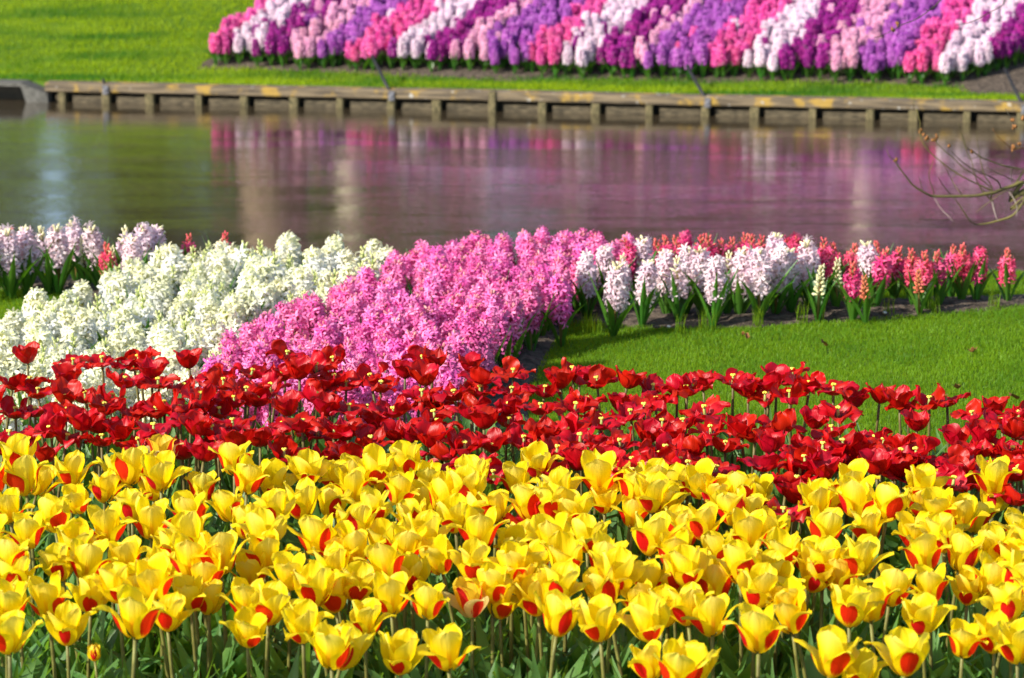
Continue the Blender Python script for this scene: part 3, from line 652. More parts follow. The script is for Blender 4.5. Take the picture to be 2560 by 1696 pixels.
# ------------------------------------------------------------------ hyacinths (near)
def floret(b, c, d, size, rg, mi, shade, open_=1.0):
    """six narrow recurved lobes on a short tube; c = foot on the stem, d = outward direction"""
    d = Vector(d).normalized(); a = d.cross(Vector((0, 0, 1)))
    if a.length < .1: a = d.cross(Vector((1, 0, 0)))
    a.normalize(); e = d.cross(a).normalized(); c = Vector(c)
    tl = size * .62; r0 = size * .12; r1 = size * .17
    ph = rg.uniform(0, 6.28)
    V, Fc, U = [], [], []
    for k in range(5):
        an = ph + k * 2 * math.pi / 5; w = a * math.cos(an) + e * math.sin(an)
        V += [c + w * r0, c + d * tl + w * r1]; U += [(shade, 0.0), (shade, .45)]
    for k in range(5): j = (k + 1) % 5; Fc.append((k * 2, j * 2, j * 2 + 1, k * 2 + 1))
    nb = len(V)
    for k in range(6):
        an = ph + k * math.pi / 3 + rg.uniform(-.12, .12); w = a * math.cos(an) + e * math.sin(an); t = d.cross(w)
        ln = size * rg.uniform(.55, .70) * open_; hw = size * .12; rec = rg.uniform(-.05, .40)
        p0 = c + d * tl + w * r1 * .6; p1 = c + d * (tl + size * .20) + w * (r1 + ln * .5); p2 = c + d * (tl + size * (.20 - rec)) + w * (r1 + ln)
        s2 = min(1, shade + rg.uniform(0, .25))
        V += [p0 - t * hw * .7, p0 + t * hw * .7, p1 - t * hw, p1 + t * hw, p2 - t * hw * .35, p2 + t * hw * .35]
        U += [(s2, .4), (s2, .4), (s2, .8), (s2, .8), (s2, 1), (s2, 1)]
        Fc += [(nb, nb + 1, nb + 3, nb + 2), (nb + 2, nb + 3, nb + 5, nb + 4)]; nb += 6
    b.add([tuple(v) for v in V], Fc, U, mi)
def bud_blob(b, c, d, ln, r, mi):
    d = Vector(d).normalized(); q = Vector((0, 0, 1)).rotation_difference(d).to_matrix()
    b.blob(Vector(c) + d * ln * .5, r, r, ln * .55, 5, 4, mi, 0.06, rng, q)
HH = {'white_hyacinth': (M_WHITE, M_BUDG, M_HSTEMG, .044, .120), 'pink_hyacinth': (M_PINK, M_BUDP, M_HSTEM, .036, .130),
      'pale_pink_hyacinth': (M_PALE, M_BUDW, M_HSTEM, .035, .125), 'crimson_hyacinth': (M_CRIM, M_BUDO, M_HSTEM, .032, .115)}
def make_hyacinth(name, v, style, leaves=3, wide=1.0):
    fm, bm, smt, fs, sh = HH[name]
    rg = random.Random(hash_(name) + v)
    root = bpy.data.objects.new(name, None); root.empty_display_size = .04; COL.objects.link(root)
    z0 = .095; H = z0 + sh * (1.0 if style != 'bud' else .8)
    bend = rg.uniform(0, .014); ba = rg.uniform(0, 6.28)
    sx = lambda z: (bend * math.cos(ba) * (z / H) ** 2, bend * math.sin(ba) * (z / H) ** 2, z)
    b = MB(); b.tube([sx(H * i / 5) for i in range(6)], [.0058, .0056, .0052, .0046, .0038, .0022], 6); link('stem', b.mesh('stem', smt), root)
    b = MB(); n = (38 if style == 'full' else (30 if style == 'half' else 34)) - (8 if name == 'white_hyacinth' else 0)
    for i in range(n):
        t = (i + .5) / n; z = z0 + (H - z0) * t; an = i * 2.39996 + rg.uniform(-.25, .25)
        rd = Vector((math.cos(an), math.sin(an), 0)); el = rg.uniform(-.45, .12) + t * .95
        d = rd * math.cos(el) + Vector((0, 0, 1)) * math.sin(el); c = Vector(sx(z)) + rd * .003
        sz = fs * rg.uniform(.88, 1.12) * (1 - .28 * t ** 3) * wide
        budlim = {'full': .97, 'half': .70, 'bud': -1}[style]
        if t > budlim:
            ln = .020 * (1 - .45 * t) if style == 'bud' else .020 * (1 - .3 * t); bud_blob(b, c + rd * .002, rd * math.cos(t * 1.2) + Vector((0, 0, 1)) * math.sin(t * 1.2 + .2), ln, ln * .27, 1)
        elif t > budlim - .12 and rg.random() < .5: bud_blob(b, c, d, .026, .0045, 1)
        else: floret(b, c, d, sz, rg, 0, (min(1, max(0, t * .72 + rg.uniform(-.35, .25))) if name == 'white_hyacinth' else rg.uniform(0, .75)))
    link('flower_spike', b.mesh('flower_spike', [fm, M_BUDC if name == 'crimson_hyacinth' and style != 'bud' else bm], smooth=False), root)
    a1 = rg.uniform(0, 6.28)
    for k in range(leaves):
        Gl, UV = leaf_grid(rg.uniform(.15, .225), rg.uniform(.011, .016), a1 + k * 6.28 / leaves + rg.uniform(-.4, .4), rg.uniform(8, 26), rg.uniform(22, 62), rg.uniform(.5, .9), 7, 5, rg=rg, r0=.008, twist=rg.uniform(-.3, .3), wav=.001)
        link('leaf', grid_mesh('leaf', Gl, UV, M_HLEAF), root)
    return root, Vector(sx(z0 + sh * .46)), {'full': 'full', 'half': 'half open', 'bud': 'closed'}[style]
def hash_(s): return sum((i + 1) * ord(ch) for i, ch in enumerate(s))

# back border, traced one by one
pale_px = cr(1400, 580, 4.081, [(270,450),(470,380),(575,575),(840,280),(880,520),(1080,420),(1200,480),(1290,400),(1440,400),(1590,500),(1720,420),(1870,400),(2040,430),(2190,260),(2240,400),(2340,400)]) \
    + cr(1980, 580, 4.081, [(170,330),(780,330)]) + cr(0, 540, 5.226, [(10,420),(120,480),(340,450),(570,430),(750,430),(970,340),(1230,420),(1640,440),(1730,560),(1870,430),(2040,420)]) + [(-40, 640), (-70, 630)]
pale_bud = cr(1400, 580, 4.081, [(640,430)]) + cr(1980, 580, 4.081, [(290,480),(460,400)]) + cr(0, 540, 5.226, [(1460,560),(1090,450)])
crim_px = cr(1400, 580, 4.081, [(640,250),(690,330),(1000,260),(1090,220),(1280,190),(1190,230),(1440,210),(1520,220),(1740,230),(1880,200),(1640,250),(1960,220),(2040,210),(2330,250)]) \
    + cr(1980, 580, 4.081, [(50,240),(330,260),(350,380),(430,290),(610,320),(620,500),(860,270),(920,370),(1080,330),(1230,370),(1360,390),(1480,380),(1640,310),(1740,320),(1910,350)]) \
    + [(471, 628), (559, 626), (27, 615), (362, 634), (270, 652)]
crim_half = cr(1980, 580, 4.081, [(2200,350)]); crim_bud = cr(1980, 580, 4.081, [(1293,490),(740,560)])
def run(name, pts, styles, cat, group, per, fmt, seed, sc=(.92, 1.08), leaves=4):
    pro = [make_hyacinth(name, i, s, leaves) for i, s in enumerate(styles)]
    rg = random.Random(seed); items = []
    for i, (px, py) in enumerate(pts):
        pr_ = pro[i] if i < len(pro) else rg.choice(pro)
        o = place(pr_, px, py, rg.uniform(0, 6.28), rg.uniform(*sc), rg.uniform(0, .12), rg.uniform(0, 6.28))
        tag(o, None, cat, group); items.append((o, px, py, pr_[2]))
    row_labels(items, per, fmt)
    for p in pro[len(pts):]:
        for ch in list(p[0].children): bpy.data.objects.remove(ch)
        bpy.data.objects.remove(p[0])
    return pro
run('pale_pink_hyacinth', pale_px, ['full'] * 6 + ['half'], 'hyacinth', 'pale pink hyacinths along the pond edge', 40, lambda lk, k, r: f'{lk} pale pink hyacinth on the pond edge, {k} from the left', 31, (1.06, 1.22), 7)
run('pale_pink_hyacinth', pale_bud, ['half', 'bud', 'bud'], 'hyacinth', 'unopened pale pink hyacinths along the pond edge', 40, lambda lk, k, r: f'{lk} cream hyacinth still in bud on the pond edge, {k} from the left', 32, (.95, 1.1), 6)
run('crimson_hyacinth', crim_px, ['half', 'full', 'half', 'half', 'full', 'half', 'half'], 'hyacinth', 'crimson hyacinths along the pond edge', 60, lambda lk, k, r: f'{lk} crimson hyacinth at the water side, {k} from the left', 33, (.95, 1.1), 6)
run('crimson_hyacinth', crim_half, ['half'], 'hyacinth', 'crimson hyacinths in bud', 9, lambda lk, k, r: 'lone crimson hyacinth with an orange tip at the right end of the border', 34)
run('crimson_hyacinth', crim_bud, ['bud', 'bud'], 'hyacinth', 'crimson hyacinths in bud', 9, lambda lk, k, r: f'short orange hyacinth bud among the crimson ones, {k} from the left', 35, (.85, .95))

def fill(poly, step, seed, hz=.15, jit=.35):
    rg = random.Random(seed); out = []
    y = 7.0; r = 0
    while y < 12.2:
        x = -2.6 + (r % 2) * step / 2
        while x < 1.6:
            X_ = x + rg.uniform(-jit, jit) * step; Y_ = y + rg.uniform(-jit, jit) * step
            px, py = proj(X_, Y_, hz)
            if inpoly([px], [py], poly)[0]: out.append((px, py))
            x += step
        y += step * .87; r += 1
    return out
WHITE = [(-170, 890), (-40, 872), (20, 840), (75, 785), (150, 752), (260, 735), (350, 685), (440, 662), (520, 636), (640, 636), (750, 630), (900, 638), (1010, 636), (1000, 660), (890, 725), (720, 790), (610, 840), (570, 920), (520, 990), (380, 1060), (-170, 1100)]
PINK = [(1030, 655), (1120, 640), (1250, 625), (1350, 615), (1480, 618), (1590, 640), (1560, 655), (1450, 700), (1400, 760), (1310, 800), (1230, 850), (1180, 920), (1130, 1000), (1050, 1060), (820, 1060), (540, 1050), (520, 960), (570, 900), (640, 850), (740, 795), (900, 725)]
wpx = fill(WHITE, .116, 41, jit=.42); ppx = fill(PINK, .098, 42)
print('counts', len(yellow_px), len(red_px), len(wpx), len(ppx))
run('white_hyacinth', wpx, ['full', 'full', 'half', 'full', 'bud', 'half', 'full', 'half', 'full'], 'hyacinth', 'white hyacinths of the cross bed', 18, lambda lk, k, r: f'{lk} white hyacinth, {k} from the left in the {r} row of whites', 43, (.86, 1.12), 5)
run('pink_hyacinth', ppx, ['full'] * 9, 'hyacinth', 'pink hyacinths of the cross bed', 18, lambda lk, k, r: f'{lk} pink hyacinth, {k} from the left in the {r} row of pinks', 44, (.9, 1.12), 3)

# ------------------------------------------------------------------ far hyacinth bed
def far_cols(name, a, b, spread=.1): return floret_mat(name, a, b, None, .18, spread)
FM = {'coral_pink': far_cols('coral pink spike', (0.62, 0.035, 0.24), (0.84, 0.15, 0.42)), 'blush_white': far_cols('blush white spike', (0.70, 0.50, 0.62), (0.83, 0.69, 0.76)),
      'magenta': far_cols('magenta spike', (0.19, 0.006, 0.15), (0.42, 0.022, 0.28)), 'rose_pink': far_cols('rose pink spike', (0.66, 0.28, 0.46), (0.80, 0.42, 0.56)),
      'violet': far_cols('violet spike', (0.29, 0.045, 0.34), (0.50, 0.14, 0.52))}
SEQ = ['coral_pink', 'blush_white', 'magenta', 'rose_pink', 'violet']
BND = [470, 548, 632, 705, 790, 868, 975, 1062, 1150, 1205, 1318, 1400, 1490, 1590, 1625, 1755, 1855, 1950, 2055, 2160, 2260, 2345, 2450, 2560, 2650, 2760, 2860, 2960, 3060, 3160, 3260, 3360, 3460, 3560, 3660, 3760]
def yfront(x): return 170 + (x - 510) * .0245
CB = [farP(x, yfront(x)) for x in BND]; CB = [p.x - SL * p.y for p in CB]
def far_spike(v, rings=9, seg=10):
    """one small far plant: knobbly spike over a few leaves -> numpy verts, quads, uv, mat index"""
    rg = np.random.default_rng(50 + v); V, Q, U, MI = [], [], [], []; nv = 0
    h0, h1, rr = .098, .240, .043
    k = 0
    for i in range(rings):
        t = (i + .5) / rings; z = h0 + (h1 - h0) * t; rad = rr * (1 - .50 * t ** 2.6) * (0.80 + .2 * math.sin(min(1, t * 4) * math.pi / 2)); n = 6 if t < .75 else 4
        for j in range(n):
            an = (j + .5 * (i % 2)) * 2 * math.pi / n + rg.uniform(-.2, .2); c_ = np.array([math.cos(an), math.sin(an), 0]); r1 = rad * rg.uniform(.85, 1.12)
            tg_ = np.array([-c_[1], c_[0], 0]); w = .0135; tip = c_ * r1 + np.array([0, 0, z + .004]); ins = c_ * r1 * .35 + np.array([0, 0, z])
            pts = [ins + np.array([0, 0, w * .9]), ins + tg_ * w * .9, ins - np.array([0, 0, w * .9]), ins - tg_ * w * .9]
            o1 = [tip - c_ * .004 + np.array([0, 0, w]), tip - c_ * .004 + tg_ * w, tip - c_ * .004 - np.array([0, 0, w]), tip - c_ * .004 - tg_ * w, tip + c_ * .005]
            V += pts + o1; s = rg.uniform(0, 1); U += [(s, .3)] * 4 + [(s, 1)] * 5
            for a_ in range(4):
                b_ = (a_ + 1) % 4; Q.append((nv + a_, nv + b_, nv + 4 + b_, nv + 4 + a_)); MI.append(0)
            Q.append((nv + 4, nv + 5, nv + 8, nv + 7)); MI.append(0); Q.append((nv + 5, nv + 6, nv + 7, nv + 8)); MI.append(0)
            nv += 9
    for k in range(5):
        g, u = leaf_grid(rg.uniform(.12, .19), .011, k * 1.257 + rg.uniform(-.4, .4), rg.uniform(5, 22), rg.uniform(20, 60), .6, 4, 2, rg=random.Random(int(rg.integers(1e6))))
        g = g.reshape(-1, 3); V += list(g); U += list(u.reshape(-1, 2))
        for i in range(3): Q.append((nv + i * 2, nv + i * 2 + 1, nv + i * 2 + 3, nv + i * 2 + 2)); MI.append(1)
        nv += 8
    st = [(-.004, 0, 0), (.004, 0, 0), (.003, 0, h0 + .03), (-.003, 0, h0 + .03), (0, -.004, 0), (0, .004, 0), (0, .003, h0 + .03), (0, -.003, h0 + .03)]
    V += [np.array(q) for q in st]; U += [(0, 0)] * 8; Q += [(nv, nv + 1, nv + 2, nv + 3), (nv + 4, nv + 5, nv + 6, nv + 7)]; MI += [1, 1]
    return np.array(V), np.array(Q), np.array(U), np.array(MI)
FS = [far_spike(v) for v in range(6)]
FME = {c_: [np_mesh(c_ + '_hyacinth', s[0], s[1], mats=[FM[c_], M_HLEAF], uv=s[2], mi=s[3], smooth=False) for s in FS] for c_ in SEQ}
rn2 = np.random.default_rng(77); step = .098; plants = []
y = 20.2; r = 0
while y < 36:
    for x in np.arange(-3.2, 11, step):
        X_ = x + (r % 2) * step / 2 + rn2.uniform(-.34, .34) * step; Y_ = y + rn2.uniform(-.34, .34) * step
        plants.append((X_, Y_))
    y += step * .9 * (1 if y < 26 else 1.25); r += 1
plants = np.array(plants)
k = inpoly(plants[:, 0], plants[:, 1], FAR_BED) & infrustum(plants[:, 0], plants[:, 1], ZF, 330, -900, 400)
plants = plants[k]
cc = plants[:, 0] - SL * plants[:, 1] + rn2.normal(0, .018, len(plants))
band = np.searchsorted(np.array(CB), cc) - 1; ok = (band >= 0) & (band < len(CB) - 1); plants, band = plants[ok], band[ok]
colr = band % 5
colr = np.where((rn2.uniform(0, 1, len(plants)) < .04), (colr + 1) % 5, colr)
order = np.argsort(plants[:, 1] - np.array([np.interp(x, [p.x for p in BF], [p.y for p in BF]) for x in plants[:, 0]]))
vis = infrustum(plants[:, 0], plants[:, 1], ZF + .15, 10, 0, 400)
single = [i for i in order if vis[i]][:560]; sset = set(single)
bycol = {c_: [] for c_ in SEQ}
for i in single:
    X_, Y_ = plants[i]; z = float(far_z(np.array(X_), np.array(Y_))); cn = SEQ[colr[i]]
    o = bpy.data.objects.new(cn + '_hyacinth', FME[cn][int(rn2.integers(6))]); COL.objects.link(o)
    o.location = (X_, Y_, z); s_ = rn2.uniform(.9, 1.15); o.scale = (s_, s_, s_ * rn2.uniform(.92, 1.08)); o.rotation_euler = (rn2.uniform(-.1, .1), rn2.uniform(-.1, .1), rn2.uniform(0, 6.28))
    tag(o, None, 'hyacinth', cn.replace('_', ' ') + ' hyacinths across the pond')
    px, py = proj(X_, Y_, z); bycol[cn].append((o, px, py, cn.replace('_', ' ')))
for cn in SEQ: row_labels(bycol[cn], 24, lambda lk, k, r: f'{lk} hyacinth over the pond, {k} from left in its {r} row')
Vs, Us, Qs, Ms, nv = [], [], [], [], 0
for i in range(len(plants)):
    if i in sset: continue
    V_, Q_, U_, MI_ = FS[int(rn2.integers(6))]; a_ = rn2.uniform(0, 6.28); s_ = rn2.uniform(.88, 1.15); ca, sa = math.cos(a_) * s_, math.sin(a_) * s_
    lx, ly = rn2.uniform(-.1, .1, 2)
    x, y_ = plants[i]; z = float(far_z(np.array(x), np.array(y_)))
    Vs.append(np.stack([V_[:, 0] * ca - V_[:, 1] * sa + x + V_[:, 2] * lx, V_[:, 0] * sa + V_[:, 1] * ca + y_ + V_[:, 2] * ly, V_[:, 2] * s_ + z], -1))
    U2 = U_.copy(); U2[:, 0] = np.clip(U2[:, 0] * .6 + rn2.uniform(0, .4), 0, 1); Us.append(U2); Qs.append(Q_ + nv); nv += len(V_)
    Ms.append(np.where(MI_ == 1, 5, colr[i]))
print('far plants', len(plants))
tag(link('hyacinth_bed', np_mesh('hyacinth_bed', np.concatenate(Vs), np.concatenate(Qs), mats=[FM[c_] for c_ in SEQ] + [M_HLEAF], uv=np.concatenate(Us), mi=np.concatenate(Ms), smooth=False)),
    'striped mass of hyacinths filling the bed across the pond', 'flower bed', kind='stuff')

# ------------------------------------------------------------------ timber revetment along the far bank
def wood_mat():
    m, n, l = newmat('weathered timber')
    tc = n.new('ShaderNodeTexCoord')
    mp = n.new('ShaderNodeMapping'); l.new(tc.outputs['Object'], mp.inputs[0]); mp.inputs['Scale'].default_value = (2.2, 30, 30)
    n1 = n.new('ShaderNodeTexNoise'); l.new(mp.outputs[0], n1.inputs[0]); n1.inputs['Scale'].default_value = 1.5; n1.inputs['Detail'].default_value = 6
    n2 = n.new('ShaderNodeTexNoise'); l.new(tc.outputs['Object'], n2.inputs[0]); n2.inputs['Scale'].default_value = 7; n2.inputs['Detail'].default_value = 5
    n3 = n.new('ShaderNodeTexNoise'); l.new(tc.outputs['Object'], n3.inputs[0]); n3.inputs['Scale'].default_value = 15; n3.inputs['Detail'].default_value = 3
    col = mixc(n, l, (0.055, 0.042, 0.028), (0.205, 0.155, 0.09), maprange(n, l, n1.outputs[0], 0.3, 0.7))
    col = mixc(n, l, col, (0.42, 0.26, 0.03), math_(n, l, 'MULTIPLY', maprange(n, l, n2.outputs[0], 0.50, 0.66), 0.7))   # orange lichen
    col = mixc(n, l, col, (0.40, 0.39, 0.35), math_(n, l, 'MULTIPLY', maprange(n, l, n3.outputs[0], 0.64, 0.70), 0.8))    # grey lichen
    pr = n.new('ShaderNodeBsdfPrincipled'); l.new(col, pr.inputs['Base Color']); pr.inputs['Roughness'].default_value = .85
    bp = n.new('ShaderNodeBump'); bp.inputs['Strength'].default_value = .6; bp.inputs['Distance'].default_value = .006; l.new(n1.outputs[0], bp.inputs['Height']); l.new(bp.outputs[0], pr.inputs['Normal'])
    o = n.new('ShaderNodeOutputMaterial'); l.new(pr.outputs[0], o.inputs[0]); return m
M_WOOD = wood_mat()
M_POST = plain('algae stained post', (0.045, 0.042, 0.018), (0.19, 0.155, 0.075), 14, .85, .5, .004, (8, 8, 2))
M_WOODD = plain('wet timber', (0.035, 0.028, 0.016), (0.12, 0.095, 0.055), 9, .7, .5, .004, (2, 2, 10))
M_DARK = plain('deep shade boards', (0.012, 0.012, 0.01), (0.03, 0.028, 0.02), 9, .8)  # near-black backing added: shade of the post gaps and culvert put into the colour
ra = math.atan(RS); rev = bpy.data.objects.new('timber_revetment', None); COL.objects.link(rev)
rev.location = (RL.x, RL.y, ZW); rev.rotation_euler = (0, 0, ra)
tag(rev, 'lichen covered timber revetment of beam and short posts holding the far bank', 'revetment')
def rev_x(px, z=ZW + .08):
    """distance along the revetment of what the photo shows at column px"""
    k = (px - CX) / F
    # solve X = k*depth along the line
    lo, hi = -6.0, 14.0
    for _ in range(50):
        mid = (lo + hi) / 2; x = RL.x + mid * math.cos(ra); y = RL.y + mid * math.sin(ra)
        if proj(x, y, z)[0] < px: lo = mid
        else: hi = mid
    return lo
TOPZ = .152; BOTZ = .082
posts = [160, 269, 378, 500, 614, 738, 853, 981, 1094, 1234, 1358, 1491, 1625, 1765, 1888, 2033, 2176, 2284, 2418, 2553, 2690, 2830, 2970]
pxs = [rev_x(p) for p in posts]
cuts = [rev_x(118)] + [rev_x(p) for p in (1234, 2284)] + [rev_x(3100)]
for i in range(3):
    x0, x1 = cuts[i] + (.002 if i else 0), cuts[i + 1] - .002; b = MB(); nseg = 26
    prof = [(.0, BOTZ), (-.058, BOTZ + .003), (-.064, BOTZ + .012), (-.063, TOPZ - .010), (-.056, TOPZ), (.085, TOPZ + .003), (.088, BOTZ)]
    G_ = []
    for s_ in range(nseg + 1):
        x = x0 + (x1 - x0) * s_ / nseg; w_ = (vnoise(np.array(x * 2.2), np.array(.5), 4) - .5) * .008; w2 = (vnoise(np.array(x * 6.), np.array(2.5), 5) - .5) * .006
        G_.append([(x, q[0] + w2, q[1] + w_) for q in prof])
    b.grid(G_, None, 0, close=True); k7 = len(prof)
    b.f.append(tuple(range(k7))[::-1]); b.mi.append(0); b.f.append(tuple(nseg * k7 + q for q in range(k7))); b.mi.append(0)
    link('beam', b.mesh('beam', M_WOOD, smooth=False), rev)
for i, x in enumerate(pxs):
    w = .027 + .004 * ((i * 7) % 3); b = MB(); top = BOTZ - .001 if posts[i] not in (1234,) else TOPZ + .006
    yf = -.060 if top < .09 else -.078
    G_ = [[(x - w, yf + .004, z), (x - w * .8, yf, z), (x + w * .8, yf - .001, z), (x + w, yf + .004, z), (x + w, 0.008, z), (x - w, 0.008, z)] for z in (-.45, -.1, top)]
    b.grid(G_, None, 0, close=True); b.f.append(tuple(12 + q for q in range(6))); b.mi.append(0)
    link('post', b.mesh('post', M_POST, smooth=False), rev)
allx = [rev_x(118)] + pxs + [rev_x(3100)]
for i in range(len(allx) - 1):
    x0, x1 = allx[i] + .026, allx[i + 1] - .026
    if x1 - x0 < .05: continue
    b = MB(); b.box(x0 - .02, x1 + .02, .060, .075, -.35, .080); link('shade_board', b.mesh('shade_board', M_DARK, smooth=False), rev)
    b = MB(); b.box(x0 + .052, x1 + .004, -.022, .008, -.30, .058 - .004 * (i % 3)); link('plank', b.mesh('plank', M_WOODD, smooth=False), rev)
# wooden culvert at the left end
cul = bpy.data.objects.new('wooden_culvert', None); COL.objects.link(cul); cul.location = (RL.x, RL.y, ZW); cul.rotation_euler = (0, 0, ra)
tag(cul, 'low timber culvert with a grey plank top over a dark opening', 'culvert')
xa, xb, xc = rev_x(-260), rev_x(62), rev_x(96)
M_GREY = plain('grey board', (0.055, 0.055, 0.045), (0.15, 0.145, 0.13), 10, .8, .4, .004, (2, 14, 14))
b = MB(); b.box(xa, xb, -.10, .10, .126, .154); link('top_plank', b.mesh('top_plank', M_GREY, smooth=False), cul)
b = MB()
b.add([(xb + .002, -.10, .154), (xb + .002, .10, .154), (xc + .03, .10, .02), (xc + .03, -.10, .02), (xb + .002, -.10, .120), (xb + .002, .10, .120), (xc - .01, .10, -.2), (xc - .01, -.10, -.2), (xc + .10, -.09, .07), (xc + .10, .09, .07), (xc + .12, -.09, -.2), (xc + .12, .09, -.2)],
      [(0, 1, 5, 4), (0, 4, 7, 3), (4, 5, 6, 7), (0, 3, 8), (1, 9, 2), (0, 8, 9, 1), (3, 7, 10, 8), (8, 10, 11, 9)])
link('wing_board', b.mesh('wing_board', M_GREY, smooth=False), cul)
b = MB(); b.box(xa, xb + .03, .07, .09, -.4, .15); b.box(xa - .02, xa, -.08, .07, -.4, .15); link('shade_board', b.mesh('shade_board', M_DARK, smooth=False), cul)
# leaning iron stakes with bracket, and the wires
M_IRON = plain('dark iron', (0.012, 0.013, 0.016), (0.03, 0.03, 0.033), 40, .55)
M_GALV = plain('galvanised plate', (0.10, 0.10, 0.11), (0.24, 0.24, 0.26), 30, .5)
stk = [((979, 236), (930, 140)), ((1767, 250), (1716, 164)), ((2556, 262), (2512, 172)), ((266, 214), (258, 199))]
tops = []
for i, (f_, t_) in enumerate(stk):
    x = rev_x(f_[0], ZW + .14); base = Vector((RL.x + x * math.cos(ra), RL.y + x * math.sin(ra) - .07, ZW + .118))
    top = PY(t_[0], t_[1], base.y + (.55 if i < 3 else .1))
    s_ = bpy.data.objects.new('iron_stake', None); COL.objects.link(s_); s_.location = base
    tag(s_, ['black iron stake leaning on the revetment below the coral hyacinths', 'black iron stake leaning on the revetment below the violet hyacinths', 'black iron stake leaning over the bare soil at the corner', 'short black iron stub bolted to the revetment near the culvert'][i], 'stake', 'leaning iron stakes on the revetment')
    b = MB(); b.tube([Vector((0, 0, 0)), top - base], [.015, .012], 6); link('rod', b.mesh('rod', M_IRON), s_)
    b = MB(); b.box(-.022, .022, -.010, -.004, -.045, .03); b.tube([(0, -.012, .0), (0, -.022, .0)], .009, 6); link('bracket', b.mesh('bracket', M_GALV, smooth=False), s_)

# ------------------------------------------------------------------ bare twigs reaching in from the right
M_TWIG = plain('mossy twig', (0.10, 0.085, 0.035), (0.21, 0.18, 0.05), 6, .8, .4, .002)
M_BARKD = plain('dark bark', (0.05, 0.045, 0.02), (0.12, 0.10, 0.04), 10, .85, .6, .01, (6, 6, 1.5))
M_DRY = plain('dry leaf', (0.16, 0.07, 0.02), (0.34, 0.15, 0.05), 30, .8)
M_PALEB = plain('pale bark', (0.20, 0.16, 0.13), (0.32, 0.27, 0.22), 20, .8)
tw = bpy.data.objects.new('bare_tree', None); COL.objects.link(tw); TX, TY = 4.3, 12.2
tw.location = (TX, TY, -0.08); tag(tw, 'bare tree whose mossy twigs reach over the pond from the side', 'tree')
T0 = Vector(tw.location)
b = MB(); tr_pts = [Vector((0, 0, -.2)), Vector((.02, 0, .5)), Vector((-.03, .04, 1.3)), Vector((-.02, .08, 2.3)), Vector((.05, .1, 3.6)), Vector((.0, .12, 5.0))]
b.tube(tr_pts, [.16, .115, .10, .085, .06, .03], 10); link('trunk', b.mesh('trunk', M_BARKD), tw)
def rel(px, py, Y): return PY(px, py, Y) - T0
def zc(pts): return cr(2150, 240, 4.61, pts)
def branch(pts, r0, r1, mat, Y0, Y1, name='branch', start=None):
    b = MB(); n = len(pts); V = [start] if start is not None else []
    V += [rel(p[0], p[1], Y0 + (Y1 - Y0) * i / max(1, n - 1)) for i, p in enumerate(pts)]
    # smooth
    S = []
    for i in range(len(V) - 1):
        p0 = V[max(i - 1, 0)]; p1 = V[i]; p2 = V[i + 1]; p3 = V[min(i + 2, len(V) - 1)]
        for t in (0, .33, .67):
            S.append(.5 * ((2 * p1) + (-p0 + p2) * t + (2 * p0 - 5 * p1 + 4 * p2 - p3) * t * t + (-p0 + 3 * p1 - 3 * p2 + p3) * t ** 3))
    S.append(V[-1]); m_ = len(S)
    b.tube(S, [(r0 + (r1 - r0) * i / (m_ - 1)) * .60 + .0004 for i in range(m_)], 6)
    return link(name, b.mesh(name, mat), tw)
YB = 12.0
branch(zc([(2200, 930), (1891, 985), (1760, 1040), (1640, 1075), (1560, 1110), (1450, 1130), (1330, 1152), (1060, 1158), (860, 1158), (780, 1135), (690, 1085), (600, 1020), (530, 930), (430, 800), (400, 745), (340, 700), (310, 620)]), .016, .0015, M_TWIG, YB, YB - .25, start=Vector((-.02, .05, 1.6)))
branch(zc([(2200, 1100), (1950, 1130), (1880, 1230), (1760, 1380), (1590, 1440), (1450, 1475), (1330, 1480), (1260, 1430), (1180, 1310), (1120, 1220), (1070, 1170)]), .011, .0015, M_TWIG, YB - .1, YB - .3, start=Vector((-.02, .03, 1.2)))
branch(zc([(2200, 900), (1891, 855), (1750, 825), (1620, 795), (1500, 750), (1400, 715), (1300, 640), (1230, 600), (1190, 480), (1160, 420), (1130, 310)]), .008, .0014, M_BARKD, YB, YB - .1, start=Vector((-.02, .05, 1.7)))
